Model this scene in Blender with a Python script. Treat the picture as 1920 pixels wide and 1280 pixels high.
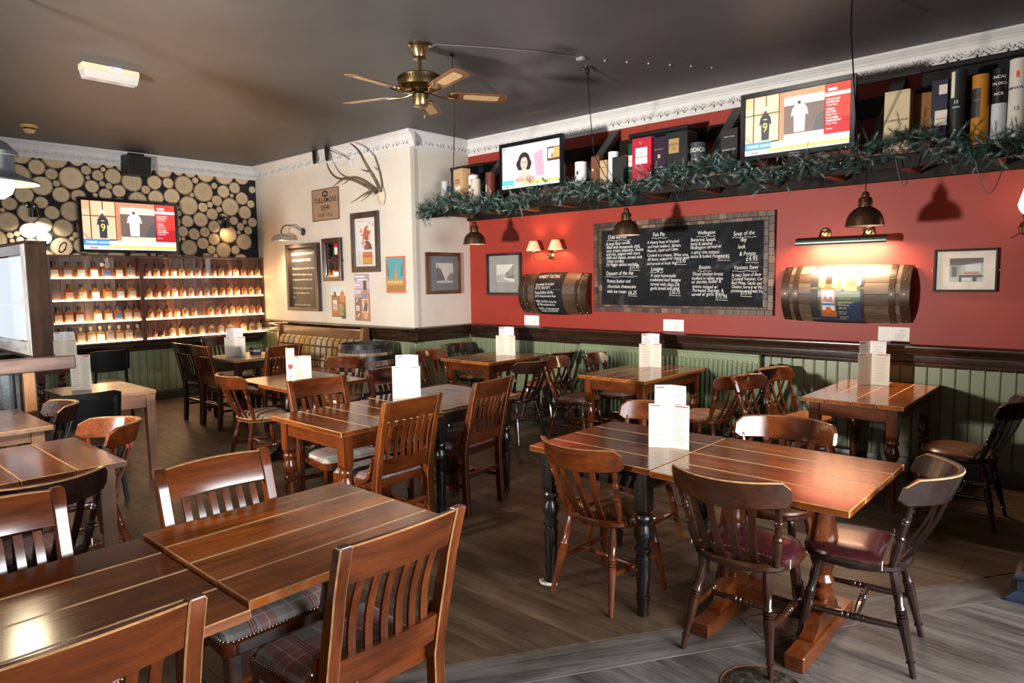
import bpy, bmesh, math, random
from mathutils import Matrix, Vector, Euler
random.seed(7)
S = bpy.context.scene
for _o in list(bpy.data.objects): bpy.data.objects.remove(_o)
PI = math.pi
def RAD(a): return a * PI / 180

# ------------------------------------------------------------------ camera, world, lights, exposure
cam_d = bpy.data.cameras.new('camera'); cam = bpy.data.objects.new('camera', cam_d); S.collection.objects.link(cam)
cam_d.lens = 23.895; cam_d.sensor_width = 36.0; cam_d.clip_start = 0.05; cam_d.clip_end = 200
right = Vector((0.74349, 0.66862, -0.01316)); down = Vector((0.05128, -0.07661, -0.99574)); fwd = Vector((-0.66678, 0.73965, -0.09124))
cm = Matrix.Identity(4)
for i in range(3):
    cm[i][0] = right[i]; cm[i][1] = -down[i]; cm[i][2] = -fwd[i]
cm[2][3] = 1.65
cam.matrix_world = cm
S.camera = cam
S.view_settings.view_transform = 'Standard'; S.view_settings.look = 'None'; S.view_settings.gamma = 1.0
S.view_settings.use_curve_mapping = False; S.view_settings.exposure = 0.0
try: S.cycles.sample_clamp_indirect = 4.0; S.cycles.max_bounces = 6; S.cycles.caustics_reflective = False; S.cycles.caustics_refractive = False
except Exception: pass
W = bpy.data.worlds.new('daylight'); S.world = W; W.use_nodes = True
W.node_tree.nodes['Background'].inputs[0].default_value = (0.82, 0.91, 1.0, 1); W.node_tree.nodes['Background'].inputs[1].default_value = 1.0

def area(name, loc, target, sx, sy, power, col, spread=180):
    d = bpy.data.lights.new(name, 'AREA'); d.shape = 'RECTANGLE'; d.size = sx; d.size_y = sy; d.energy = power; d.color = col; d.spread = RAD(spread)
    o = bpy.data.objects.new(name, d); S.collection.objects.link(o); o.location = loc
    o.rotation_euler = (Vector(target) - Vector(loc)).to_track_quat('-Z', 'Y').to_euler(); return o
def point(name, loc, power, col, r=0.03):
    d = bpy.data.lights.new(name, 'POINT'); d.energy = power; d.color = col; d.shadow_soft_size = r
    o = bpy.data.objects.new(name, d); S.collection.objects.link(o); o.location = loc; return o
def spot(name, loc, target, power, col, size=90, blend=.6, r=.03):
    d = bpy.data.lights.new(name, 'SPOT'); d.energy = power; d.color = col; d.spot_size = RAD(size); d.spot_blend = blend; d.shadow_soft_size = r
    o = bpy.data.objects.new(name, d); S.collection.objects.link(o); o.location = loc
    o.rotation_euler = (Vector(target) - Vector(loc)).to_track_quat('-Z', 'Y').to_euler(); return o
WARM = (1.0, 0.62, 0.30); WARM2 = (1.0, 0.72, 0.45); DAY = (1.0, 0.94, 0.86); COOL = (0.80, 0.90, 1.0); SIDE = (0.93, 0.96, 1.0)
# daylight through the street windows (front wall, left of the camera) and through the side window on the right
area('front_window_daylight', (-4.0, -1.15, 1.45), (-4.9, 5.0, 2.5), 0.34, 0.34, 350, DAY, 125)
area('side_window_daylight', (2.34, 2.2, 1.65), (-2.5, 2.4, 0.1), 3.3, 1.7, 235, SIDE, 120)
area('far_front_window_daylight', (-8.9, -0.68, 1.45), (-8.6, 4.0, 1.2), 1.6, 1.3, 4, COOL)
area('left_window_daylight', (-10.24, .3, 1.6), (-6.0, .8, 1.2), 1.3, 1.3, 7, COOL)  # unseen window light, added so the display case glass reflects something bright

# ------------------------------------------------------------------ helpers
def link(o): S.collection.objects.link(o); return o
def finish(bm, name, mats, smooth=35):
    me = bpy.data.meshes.new(name)
    bmesh.ops.recalc_face_normals(bm, faces=bm.faces[:])
    bm.to_mesh(me); bm.free()
    for m in (mats if isinstance(mats, (list, tuple)) else [mats]): me.materials.append(m)
    if smooth:
        me.shade_smooth(); me.set_sharp_from_angle(angle=RAD(smooth))
    return me
def place(name, me, parent=None, loc=(0, 0, 0), rot=(0, 0, 0), scale=(1, 1, 1)):
    o = bpy.data.objects.new(name, me); link(o)
    o.location = loc; o.rotation_euler = rot; o.scale = scale
    if parent is not None: o.parent = parent
    return o
def obj(name, bm, mats, parent=None, loc=(0, 0, 0), rot=(0, 0, 0), smooth=35):
    return place(name, finish(bm, name, mats, smooth), parent, loc, rot)
def tag(o, label, cat, group=None, kind=None):
    if label: o['label'] = label
    if cat: o['category'] = cat
    if group: o['group'] = group
    if kind: o['kind'] = kind
    return o
def thing(name, label, cat, loc=(0, 0, 0), rz=0, group=None, rot=None):
    o = bpy.data.objects.new(name, None); link(o); o.empty_display_size = .05
    o.location = loc; o.rotation_euler = rot if rot else (0, 0, RAD(rz))
    return tag(o, label, cat, group)
def dup(root, loc=None, rz=None, label=None, group=None):
    r = root.copy(); link(r)
    if loc is not None: r.location = loc
    if rz is not None: r.rotation_euler = (0, 0, RAD(rz))
    if label: r['label'] = label
    if group: r['group'] = group
    for ch in list(root.children):
        c = ch.copy(); link(c); c.parent = r
        for g in list(ch.children):
            d = g.copy(); link(d); d.parent = c
    return r
def structure(o): o['kind'] = 'structure'; return o

def new(): return bmesh.new()
def T(x, y, z): return Matrix.Translation((x, y, z))
def box(bm, c, s, bev=0.0, rot=None, mi=0, bmi=None, seg=1):
    m = T(*c)
    if rot is not None: m = m @ (rot if isinstance(rot, Matrix) else Euler(rot).to_matrix().to_4x4())
    r = bmesh.ops.create_cube(bm, size=1.0, matrix=m @ Matrix.Diagonal((s[0], s[1], s[2], 1)))
    vs = r['verts']; fs = set(f for v in vs for f in v.link_faces)
    for f in fs: f.material_index = mi
    if bev > 0:
        es = list(set(e for v in vs for e in v.link_edges))
        bmesh.ops.bevel(bm, geom=es, offset=bev, segments=seg, affect='EDGES', profile=.6, material=(-1 if bmi is None else bmi), clamp_overlap=True)
def hexa(bm, b, t, mi=0):
    """b, t: four bottom and four top corners (same winding)"""
    v = [bm.verts.new(p) for p in list(b) + list(t)]
    for q in ((3, 2, 1, 0), (4, 5, 6, 7), (0, 1, 5, 4), (1, 2, 6, 5), (2, 3, 7, 6), (3, 0, 4, 7)):
        bm.faces.new([v[i] for i in q]).material_index = mi
def lathe(bm, prof, seg=12, m=None, mi=0, cap=True):
    m = m or Matrix.Identity(4); rings = []
    for r, z in prof:
        if r <= 1e-5: rings.append([bm.verts.new(m @ Vector((0, 0, z)))])
        else: rings.append([bm.verts.new(m @ Vector((r * math.cos(2 * PI * k / seg), r * math.sin(2 * PI * k / seg), z))) for k in range(seg)])
    for a, b in zip(rings, rings[1:]):
        for k in range(seg):
            k2 = (k + 1) % seg
            if len(a) == 1 and len(b) == 1: continue
            if len(a) == 1: f = bm.faces.new((a[0], b[k], b[k2]))
            elif len(b) == 1: f = bm.faces.new((a[k], a[k2], b[0]))
            else: f = bm.faces.new((a[k], a[k2], b[k2], b[k]))
            f.material_index = mi
    if cap:
        for rg in (rings[0], rings[-1]):
            if len(rg) > 2: bm.faces.new(rg).material_index = mi
def along(p, q):
    """matrix that sends the z axis from p to q (unit length kept)"""
    p, q = Vector(p), Vector(q)
    return Matrix.Translation(p) @ (q - p).to_track_quat('Z', 'Y').to_matrix().to_4x4()
def turned(bm, p, q, prof, seg=10, mi=0):
    """prof: (radius, fraction of the length)"""
    L = (Vector(q) - Vector(p)).length
    lathe(bm, [(r, t * L) for r, t in prof], seg, along(p, q), mi)
def tube(bm, pts, rad, seg=8, mi=0, cap=True):
    pts = [Vector(p) for p in pts]; n = len(pts)
    rads = rad if isinstance(rad, (list, tuple)) else [rad] * n
    up = None; rings = []
    for i in range(n):
        d = (pts[min(i + 1, n - 1)] - pts[max(i - 1, 0)])
        if d.length < 1e-9: d = Vector((0, 0, 1))
        d.normalize()
        if up is None: up = d.orthogonal().normalized()
        else:
            up = up - d * up.dot(d)
            up = d.orthogonal().normalized() if up.length < 1e-6 else up.normalized()
        w = d.cross(up)
        rings.append([bm.verts.new(pts[i] + (up * math.cos(2 * PI * k / seg) + w * math.sin(2 * PI * k / seg)) * rads[i]) for k in range(seg)])
    for a, b in zip(rings, rings[1:]):
        for k in range(seg): bm.faces.new((a[k], a[(k + 1) % seg], b[(k + 1) % seg], b[k])).material_index = mi
    if cap and seg > 2:
        bm.faces.new(rings[0]).material_index = mi; bm.faces.new(rings[-1]).material_index = mi
def loft(bm, rings, mi=0, close=True, cap=True, mifun=None):
    R_ = [[bm.verts.new(p) for p in r] for r in rings]; n = len(R_[0])
    for i, (a, b) in enumerate(zip(R_, R_[1:])):
        for k in range(n if close else n - 1):
            f = bm.faces.new((a[k], a[(k + 1) % n], b[(k + 1) % n], b[k])); f.material_index = mifun(k) if mifun else mi
    if cap and close:
        bm.faces.new(R_[0]).material_index = mi; bm.faces.new(R_[-1]).material_index = mi
def prism(bm, poly, z0, z1, m=None, mi=0, bev=0, bmi=None):
    m = m or Matrix.Identity(4)
    a = [bm.verts.new(m @ Vector((x, y, z0))) for x, y in poly]; b = [bm.verts.new(m @ Vector((x, y, z1))) for x, y in poly]
    n = len(poly); f1 = bm.faces.new(a[::-1]); f2 = bm.faces.new(b); fs = [f1, f2]
    for k in range(n): fs.append(bm.faces.new((a[k], a[(k + 1) % n], b[(k + 1) % n], b[k])))
    for f in fs: f.material_index = mi
    if bev:
        es = list(f1.edges) + list(f2.edges)
        bmesh.ops.bevel(bm, geom=es, offset=bev, segments=1, affect='EDGES', material=(-1 if bmi is None else bmi), clamp_overlap=True)
def xz(): return Matrix(((1, 0, 0, 0), (0, 0, 1, 0), (0, 1, 0, 0), (0, 0, 0, 1)))     # prism plane x-z, depth along y
def bezier(p0, p1, p2, p3, n=12):
    p0, p1, p2, p3 = map(Vector, (p0, p1, p2, p3)); out = []
    for i in range(n + 1):
        t = i / n; u = 1 - t; out.append(p0 * u**3 + p1 * 3 * u * u * t + p2 * 3 * u * t * t + p3 * t**3)
    return out
def sag(p, q, drop, n=14):
    p, q = Vector(p), Vector(q)
    return [p.lerp(q, i / n) - Vector((0, 0, drop * 4 * (i / n) * (1 - i / n))) for i in range(n + 1)]

# ------------------------------------------------------------------ materials
MC = {}
def nodes(name):
    m = bpy.data.materials.new(name); m.use_nodes = True; nt = m.node_tree; b = nt.nodes['Principled BSDF']; return m, nt, b
def N(nt, t, **k):
    n = nt.nodes.new(t)
    for a, v in k.items():
        if a.startswith('i_'): n.inputs[int(a[2:])].default_value = v
        else: setattr(n, a, v)
    return n
def math_n(nt, op, a, b=None, c=None):
    n = nt.nodes.new('ShaderNodeMath'); n.operation = op
    for i, v in enumerate((a, b, c)):
        if v is None: continue
        if isinstance(v, (int, float)): n.inputs[i].default_value = v
        else: nt.links.new(v, n.inputs[i])
    return n.outputs[0]
def mixc(nt, fac, a, b, mode='MIX'):
    n = nt.nodes.new('ShaderNodeMix'); n.data_type = 'RGBA'; n.blend_type = mode
    for i, v in ((0, fac), (6, a), (7, b)):
        if isinstance(v, (int, float)): n.inputs[i].default_value = v
        elif isinstance(v, tuple): n.inputs[i].default_value = (*v[:3], 1)
        else: nt.links.new(v, n.inputs[i])
    return n.outputs[2]
def ramp(nt, fac, stops, mode='LINEAR'):
    n = nt.nodes.new('ShaderNodeValToRGB'); n.color_ramp.interpolation = mode; e = n.color_ramp.elements
    while len(e) > 1: e.remove(e[-1])
    e[0].position = stops[0][0]; e[0].color = (*stops[0][1], 1)
    for p, c in stops[1:]:
        x = e.new(p); x.color = (*c, 1)
    nt.links.new(fac, n.inputs[0]); return n.outputs[0]
def coords(nt, scale=(1, 1, 1), rnd=True, loc=(0, 0, 0)):
    tc = nt.nodes.new('ShaderNodeTexCoord'); mp = nt.nodes.new('ShaderNodeMapping'); mp.inputs['Scale'].default_value = scale; mp.inputs['Location'].default_value = loc
    src = tc.outputs['Object']
    if rnd:
        oi = nt.nodes.new('ShaderNodeObjectInfo'); ad = nt.nodes.new('ShaderNodeVectorMath'); ad.operation = 'ADD'
        mu = math_n(nt, 'MULTIPLY', oi.outputs['Random'], 37.0); cx = nt.nodes.new('ShaderNodeCombineXYZ')
        for i in range(3): nt.links.new(mu, cx.inputs[i])
        nt.links.new(src, ad.inputs[0]); nt.links.new(cx.outputs[0], ad.inputs[1]); src = ad.outputs[0]
    nt.links.new(src, mp.inputs[0]); return mp.outputs[0]
def noise(nt, vec, scale, detail=4, rough=.55, dist=0):
    n = nt.nodes.new('ShaderNodeTexNoise'); n.inputs['Scale'].default_value = scale; n.inputs['Detail'].default_value = detail; n.inputs['Roughness'].default_value = rough; n.inputs['Distortion'].default_value = dist
    nt.links.new(vec, n.inputs['Vector']); return n.outputs[0]
def bump(nt, b, h, strength=.2, dist=.01):
    n = nt.nodes.new('ShaderNodeBump'); n.inputs['Strength'].default_value = strength; n.inputs['Distance'].default_value = dist
    nt.links.new(h, n.inputs['Height']); nt.links.new(n.outputs[0], b.inputs['Normal'])
def plain(name, col, rough=.5, metal=0.0, coat=0.0, var=.12, scale=9, bmp=0.0, emit=0.0, ecol=None, spec=.5):
    if name in MC: return MC[name]
    m, nt, b = nodes(name)
    v = noise(nt, coords(nt, rnd=False), scale, 5)
    lo = tuple(c * (1 - var) for c in col); hi = tuple(min(1, c * (1 + var)) for c in col)
    nt.links.new(ramp(nt, v, [(.3, lo), (.7, hi)]), b.inputs['Base Color'])
    b.inputs['Roughness'].default_value = rough; b.inputs['Metallic'].default_value = metal; b.inputs['Coat Weight'].default_value = coat; b.inputs['Coat Roughness'].default_value = .15
    b.inputs['Specular IOR Level'].default_value = spec
    if bmp: bump(nt, b, v, bmp)
    if emit:
        b.inputs['Emission Color'].default_value = (*(ecol or col), 1); b.inputs['Emission Strength'].default_value = emit
    MC[name] = m; return m
def wood(name, dark, light, rough=.32, axis='z', grain=1.0, coat=.25, vary=.25, bmp=.08, scratch=0.0, spec=.5, rvar=.25):
    key = name + '_' + axis
    if key in MC: return MC[key]
    m, nt, b = nodes(key)
    sc = {'x': (1.2, 14, 14), 'y': (14, 1.2, 14), 'z': (14, 14, 1.2)}[axis]
    vec = coords(nt, tuple(s * grain for s in sc))
    n1 = noise(nt, vec, 1.0, 6, .6, 1.2); n2 = noise(nt, vec, 6.0, 3, .6)
    f = math_n(nt, 'ADD', math_n(nt, 'MULTIPLY', n1, .75), math_n(nt, 'MULTIPLY', n2, .25))
    c = ramp(nt, f, [(.32, dark), (.5, tuple((a + q) / 2 for a, q in zip(dark, light))), (.68, light)])
    oi = nt.nodes.new('ShaderNodeObjectInfo')
    bl = noise(nt, coords(nt, tuple(1.0 if s > 5 else .5 for s in sc)), 4.0, 3, .6); c = mixc(nt, 1.0, c, ramp(nt, bl, [(.30, (.50, .46, .42)), (.60, (1.12, 1.12, 1.12))]), 'MULTIPLY')
    hsv = nt.nodes.new('ShaderNodeHueSaturation'); nt.links.new(c, hsv.inputs['Color'])
    nt.links.new(math_n(nt, 'MULTIPLY_ADD', oi.outputs['Random'], vary, 1 - vary / 2), hsv.inputs['Value'])
    c = hsv.outputs[0]
    if scratch:
        s = noise(nt, coords(nt, tuple(s * 9 for s in sc)), 1.0, 2, .7); w = noise(nt, coords(nt, (3, 3, 3)), 1.0, 3)
        k = math_n(nt, 'MULTIPLY', ramp(nt, s, [(.68, (0, 0, 0)), (.72, (1, 1, 1))]), ramp(nt, w, [(.5, (0, 0, 0)), (.66, (1, 1, 1))]))
        c = mixc(nt, math_n(nt, 'MULTIPLY', k, scratch), c, tuple(min(1, q * 2.6 + .03) for q in light))
    nt.links.new(c, b.inputs['Base Color'])
    nt.links.new(math_n(nt, 'MULTIPLY_ADD', n2, rvar, rough - rvar * .4), b.inputs['Roughness'])
    b.inputs['Coat Weight'].default_value = coat; b.inputs['Coat Roughness'].default_value = .12; b.inputs['Specular IOR Level'].default_value = spec
    if bmp: bump(nt, b, f, bmp)
    MC[key] = m; return m
def emis(name, col, strength=1.0):
    if name in MC: return MC[name]
    m, nt, b = nodes(name); b.inputs['Base Color'].default_value = (*col, 1); b.inputs['Roughness'].default_value = .4
    b.inputs['Emission Color'].default_value = (*col, 1); b.inputs['Emission Strength'].default_value = strength; MC[name] = m; return m
def glass(name, tint=(1, 1, 1), refl=.08, rough=.0):
    if name in MC: return MC[name]
    m = bpy.data.materials.new(name); m.use_nodes = True; nt = m.node_tree; nt.nodes.clear()
    o = nt.nodes.new('ShaderNodeOutputMaterial'); t = nt.nodes.new('ShaderNodeBsdfTransparent'); g = nt.nodes.new('ShaderNodeBsdfGlossy'); mx = nt.nodes.new('ShaderNodeMixShader'); fr = nt.nodes.new('ShaderNodeFresnel')
    t.inputs[0].default_value = (*tint, 1); g.inputs['Roughness'].default_value = rough; fr.inputs[0].default_value = 1.45
    ge = nt.nodes.new('ShaderNodeNewGeometry'); front = math_n(nt, 'SUBTRACT', 1.0, ge.outputs['Backfacing'])
    nt.links.new(math_n(nt, 'MULTIPLY', math_n(nt, 'ADD', fr.outputs[0], refl - .04), front), mx.inputs[0]); nt.links.new(t.outputs[0], mx.inputs[1]); nt.links.new(g.outputs[0], mx.inputs[2]); nt.links.new(mx.outputs[0], o.inputs[0])
    MC[name] = m; return m
def plaid(name, base, bandc, linec, pale, freq=4.0, off=0.0):
    if name in MC: return MC[name]
    m, nt, b = nodes(name)
    tc = nt.nodes.new('ShaderNodeTexCoord'); sp = nt.nodes.new('ShaderNodeSeparateXYZ'); nt.links.new(tc.outputs['Object'], sp.inputs[0])
    col = None
    Z = (0, 0, 0); O = (1, 1, 1); H = (.5, .5, .5)
    masks = {}
    for ax in (0, 1):
        fr = math_n(nt, 'FRACT', math_n(nt, 'MULTIPLY_ADD', sp.outputs[ax], freq, 10.13 + off + ax * .21))
        masks[ax] = (ramp(nt, fr, [(0, Z), (.28, H), (.55, Z)], 'CONSTANT'), ramp(nt, fr, [(0, Z), (.60, O), (.615, Z), (.64, O), (.655, Z), (.68, O), (.70, Z), (.12, Z)], 'CONSTANT'), ramp(nt, fr, [(0, O), (.025, Z), (.40, O), (.42, Z)], 'CONSTANT'), ramp(nt, fr, [(0, Z), (.72, H), (.95, Z)], 'CONSTANT'))
    c = mixc(nt, masks[0][3], base, tuple(q * .55 for q in base)); c = mixc(nt, masks[1][3], c, tuple(q * .55 for q in base))
    c = mixc(nt, masks[0][0], c, bandc); c = mixc(nt, masks[1][0], c, bandc)
    c = mixc(nt, masks[0][2], c, pale); c = mixc(nt, masks[1][2], c, pale)
    c = mixc(nt, masks[0][1], c, linec); c = mixc(nt, masks[1][1], c, linec)
    wv = noise(nt, coords(nt, (1, 1, 1), rnd=False), 420, 2, .6); c = mixc(nt, math_n(nt, 'MULTIPLY', wv, .35), c, tuple(q * .5 for q in base))
    nt.links.new(c, b.inputs['Base Color']); b.inputs['Roughness'].default_value = .9; b.inputs['Specular IOR Level'].default_value = .15
    bump(nt, b, wv, .25, .003); MC[name] = m; return m
# ------------------------------------------------------------------ room shell
XL, YR, YG, XC, ZC = -10.2, 6.34, 5.367, -6.44, 3.43
XR, YF = 2.3, -0.6
red = plain('red_paint', (.275, .030, .018), .5, var=.05, scale=3, bmp=.02, spec=.3)
cream = plain('cream_paint', (.64, .585, .505), .6, var=.05, scale=2.5, bmp=.03)
slate = plain('charcoal_wallpaper_ground', (.016, .018, .022), .8, spec=.2)
ceilm = plain('charcoal_ceiling_paint', (.060, .057, .058), .5, var=.18, scale=1.3, bmp=.03)
white = plain('white_plaster', (.62, .61, .60), .5, var=.05)
green = plain('sage_green_gloss', (.185, .220, .130), .35, var=.06, bmp=.01)
dado_w = wood('dado_stain', (.010, .005, .003), (.040, .017, .009), .22, 'x', coat=.5, vary=0)
dado_wy = wood('dado_stain', (.010, .005, .003), (.040, .017, .009), .22, 'y', coat=.5, vary=0)
black = plain('matt_black', (.007, .007, .008), .55, spec=.2)
gloss_black = plain('gloss_black', (.006, .006, .007), .12, coat=.5)
pap = plain('white_card', (.82, .80, .77), .55, var=.02)

def wallbox(name, c, s, m):
    bm = new(); box(bm, c, s); return structure(obj(name, bm, m, smooth=0))
TH = .12
bm = new(); box(bm, ((XL + XR) / 2, (YR + YF) / 2, ZC + .06), (XR - XL + .4, YR - YF + .4, .12)); structure(obj('ceiling', bm, ceilm, smooth=0))
wallbox('wall_back_right', ((XC + XR) / 2, YR + TH / 2, ZC / 2), (XR - XC, TH, ZC), red)
wallbox('wall_back_left', ((XL + XC - .0) / 2, YG + TH / 2, ZC / 2), (XC - XL, TH, ZC), cream)
wallbox('wall_return', (XC - TH / 2, (YG + YR) / 2 + TH / 2, ZC / 2), (TH, YR - YG - .001 + 0, ZC), cream)
# front wall with two window openings, left and right walls
def wall_with_openings(name, axis, at, a0, a1, ops, m):
    bm = new()
    def seg(u0, u1, z0, z1):
        if u1 - u0 < .01 or z1 - z0 < .01: return
        c = ((u0 + u1) / 2, at, (z0 + z1) / 2) if axis == 'x' else (at, (u0 + u1) / 2, (z0 + z1) / 2)
        s = (u1 - u0, TH, z1 - z0) if axis == 'x' else (TH, u1 - u0, z1 - z0)
        box(bm, c, s)
    u = a0
    for (o0, o1, z0, z1) in ops:
        seg(u, o0, 0, ZC); seg(o0, o1, 0, z0); seg(o0, o1, z1, ZC); u = o1
    seg(u, a1, 0, ZC)
    o = structure(obj(name, bm, m, smooth=0)); return o
wall_with_openings('wall_front', 'x', YF - TH / 2, XL - .12, XR + .12, [(-9.8, -8.0, .75, 2.2), (-4.85, -3.35, 1.26, 2.0)], cream)
wall_with_openings('wall_right', 'y', XR + TH / 2, YF, YR + .1, [(.4, 4.0, .75, 2.55)], red)
wallbox('wall_pillar_right', ((-.27 + XR) / 2, 4.36, ZC / 2), (XR + .27, .12, ZC), red)  # unseen wall stub, added to keep side-window light off the back-right corner
wall_with_openings('wall_left', 'y', XL - TH / 2, YF - .12, YG + .12, [(-.4, 1.0, .9, 2.3)], slate)  # opening is out of view, put in for the case-glass reflection
# window frames of the three openings
frame_w = wood('window_frame_stain', (.02, .011, .007), (.06, .03, .018), .3, 'z', vary=0)
def window(name, axis, at, u0, u1, z0, z1):
    bm = new(); w = .07
    def bar(ua, ub, za, zb):
        c = ((ua + ub) / 2, at, (za + zb) / 2) if axis == 'x' else (at, (ua + ub) / 2, (za + zb) / 2)
        s = (ub - ua, .06, zb - za) if axis == 'x' else (.06, ub - ua, zb - za)
        box(bm, c, s, .006)
    bar(u0, u0 + w, z0, z1); bar(u1 - w, u1, z0, z1); bar(u0 + w, u1 - w, z0, z0 + w); bar(u0 + w, u1 - w, z1 - w, z1)
    if name != 'window_2': m = (u0 + u1) / 2; bar(m - .025, m + .025, z0 + w, z1 - w)
    structure(obj(name, bm, frame_w))
window('window_1', 'x', YF - .06, -9.8, -8.0, .75, 2.2); window('window_2', 'x', YF - .06, -4.85, -3.35, 1.22, 2.0); window('window_3', 'y', XR + .06, .4, 4.0, .75, 2.55); window('window_4', 'y', XL - .06, -.4, 1.0, .9, 2.3)

# ------------------------------------------------------------------ floor of boards, split by a diagonal threshold board
floor_sub = plain('floor_underlay', (.02, .014, .010), .8)
bm = new(); box(bm, ((XL + XR) / 2, (YR + YF) / 2, -.06), (XR - XL + .4, YR - YF + .4, .096)); floor = structure(obj('floor', bm, floor_sub, smooth=0))
fl_main = wood('worn_floorboard', (.044, .026, .015), (.145, .093, .054), .46, 'x', coat=0, vary=.16, bmp=.10, scratch=.5, spec=.35, grain=.55)
fl_entry = wood('grey_entry_board', (.040, .035, .032), (.185, .163, .145), .45, 'x', coat=0, vary=.2, bmp=.2, scratch=.4, spec=.4, grain=.8)
def clip(poly, a, b, c):
    """keep a*x+b*y<=c"""
    out = []
    for i, p in enumerate(poly):
        q = poly[(i + 1) % len(poly)]; dp = a * p[0] + b * p[1] - c; dq = a * q[0] + b * q[1] - c
        if dp <= 0: out.append(p)
        if dp * dq < 0:
            t = dp / (dp - dq); out.append((p[0] + (q[0] - p[0]) * t, p[1] + (q[1] - p[1]) * t))
    return out
ux, uy = .540, .842; nx, ny = .842, -.540; c0 = nx * -2.07 + ny * 1.89
def board(poly, m, ang=0.0, h=.012, g=.0015):
    """a floor board; local x runs along the grain"""
    if len(poly) < 3: return
    cx = sum(p[0] for p in poly) / len(poly); cy = sum(p[1] for p in poly) / len(poly)
    ar = .5 * abs(sum(poly[i][0] * poly[(i + 1) % len(poly)][1] - poly[(i + 1) % len(poly)][0] * poly[i][1] for i in range(len(poly))))
    if ar < .004: return
    ca, sa = math.cos(-ang), math.sin(-ang)
    loc = [((x - cx) * ca - (y - cy) * sa, (x - cx) * sa + (y - cy) * ca) for x, y in poly]
    if sum(loc[i][0] * loc[(i + 1) % len(loc)][1] - loc[(i + 1) % len(loc)][0] * loc[i][1] for i in range(len(loc))) < 0: loc = loc[::-1]
    bm = new(); prism(bm, loc, -h, 0, bev=.0010)
    obj('plank', bm, m, floor, (cx, cy, 0), (0, 0, ang), smooth=0)
rf = random.Random(3)
y = YF
while y < YR - .02:
    w = .178; x = XL - rf.uniform(0, 2.4)
    while x < XR:
        L = rf.uniform(2.6, 4.2); x2 = x + L
        poly = [(max(x, XL) + .0007, y + .0006), (min(x2, XR) - .0007, y + .0006), (min(x2, XR) - .0007, min(y + w, YR) - .0006), (max(x, XL) + .0007, min(y + w, YR) - .0006)]
        if poly[1][0] - poly[0][0] > .05:
            board(clip(poly, nx, ny, c0 - .004), fl_main)
        x = x2
    y += w
tA = -4.0
while tA < 6.5:
    L = 2.7; o = (-2.07, 1.89)
    poly = [(o[0] + ux * t + nx * s, o[1] + uy * t + ny * s) for t, s in ((tA + .002, .004), (tA + L - .002, .004), (tA + L - .002, .214), (tA + .002, .214))]
    for (a, b_, c_) in ((1, 0, XR), (0, 1, YR), (0, -1, -YF), (-1, 0, -XL)): poly = clip(poly, a, b_, c_) if poly else poly
    board(poly, fl_entry, math.atan2(uy, ux)); tA += L
s = .218; k = 0
ang2 = math.atan2(uy, ux) - RAD(62); vx, vy = math.cos(ang2), math.sin(ang2); wx, wy = -vy, vx
for j in range(-24, 24):
    t0 = j * .16; off = rf.uniform(-1.5, 0)
    for seg in range(-3, 4):
        a0 = off + seg * 2.4; a1 = a0 + 2.4
        o = (-1.0, 1.0)
        poly = [(o[0] + vx * a + wx * t, o[1] + vy * a + wy * t) for a, t in ((a0 + .0005, t0 + .0005), (a1 - .0005, t0 + .0005), (a1 - .0005, t0 + .1595), (a0 + .0005, t0 + .1595))]
        poly = clip(poly, -nx, -ny, -(c0 + .218))
        for (a, b_, c_) in ((1, 0, XR), (0, 1, YR), (0, -1, -YF), (-1, 0, -XL)): poly = clip(poly, a, b_, c_) if poly else poly
        board(poly, fl_entry, ang2)

# ------------------------------------------------------------------ wainscot boards, dado rails, skirting, cornice
def wainscot(parent_name, p0, p1, nrm, z0=.13, z1=.925, w=.098):
    """tongue-and-groove boards from p0 to p1, nrm = outward normal"""
    L = (Vector(p1) - Vector(p0)).length; n = max(1, round(L / w)); ww = L / n
    d = (Vector(p1) - Vector(p0)).normalized(); root = bpy.data.objects[parent_name]
    bm = new(); box(bm, (0, 0, 0), (ww - .004, .014, z1 - z0), .003); me = finish(bm, 'board', green)
    bm = new(); tube(bm, [(0, 0, z0 - (z0 + z1) / 2), (0, 0, z1 - (z0 + z1) / 2)], .0042, 6); bead = finish(bm, 'board_bead', green)
    rz = math.atan2(d.y, d.x)
    for i in range(n):
        c = Vector(p0) + d * (ww * (i + .5)) + Vector(nrm) * .009
        b = place('board', me, root, (c.x, c.y, (z0 + z1) / 2), (0, 0, rz))
        e = place('board_bead', bead, b, (ww / 2 - .012, -.0068 if (Matrix.Rotation(rz, 3, 'Z') @ Vector((0, -1, 0))).dot(Vector(nrm)) > 0 else .0068, 0))
wainscot('wall_back_right', (XC, YR, 0), (.6, YR, 0), (0, -1, 0))
wainscot('wall_back_left', (XL, YG, 0), (XC, YG, 0), (0, -1, 0))
wainscot('wall_return', (XC, YG, 0), (XC, YR, 0), (1, 0, 0))
wainscot('wall_left', (XL, .8, 0), (XL, YG, 0), (1, 0, 0), z1=.76)
def run_profile(name, prof, path, m, up=None):
    """sweep (out, z) profile along a polyline in plan with mitred corners; out is to the right-hand side (towards the room)"""
    pts = [Vector((p[0], p[1])) for p in path]; rings = []
    for i, p in enumerate(pts):
        ns = []
        for a, b in ((i - 1, i), (i, i + 1)):
            if a >= 0 and b < len(pts):
                d = (pts[b] - pts[a]).normalized(); ns.append(Vector((d.y, -d.x)))
        nn = ns[0] if len(ns) == 1 else (ns[0] + ns[1]) / (1 + ns[0].dot(ns[1]))
        rings.append([(p.x + nn.x * o, p.y + nn.y * o, z) for o, z in prof])
    bm = new(); loft(bm, rings); return structure(obj(name, bm, m, smooth=30))
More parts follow.
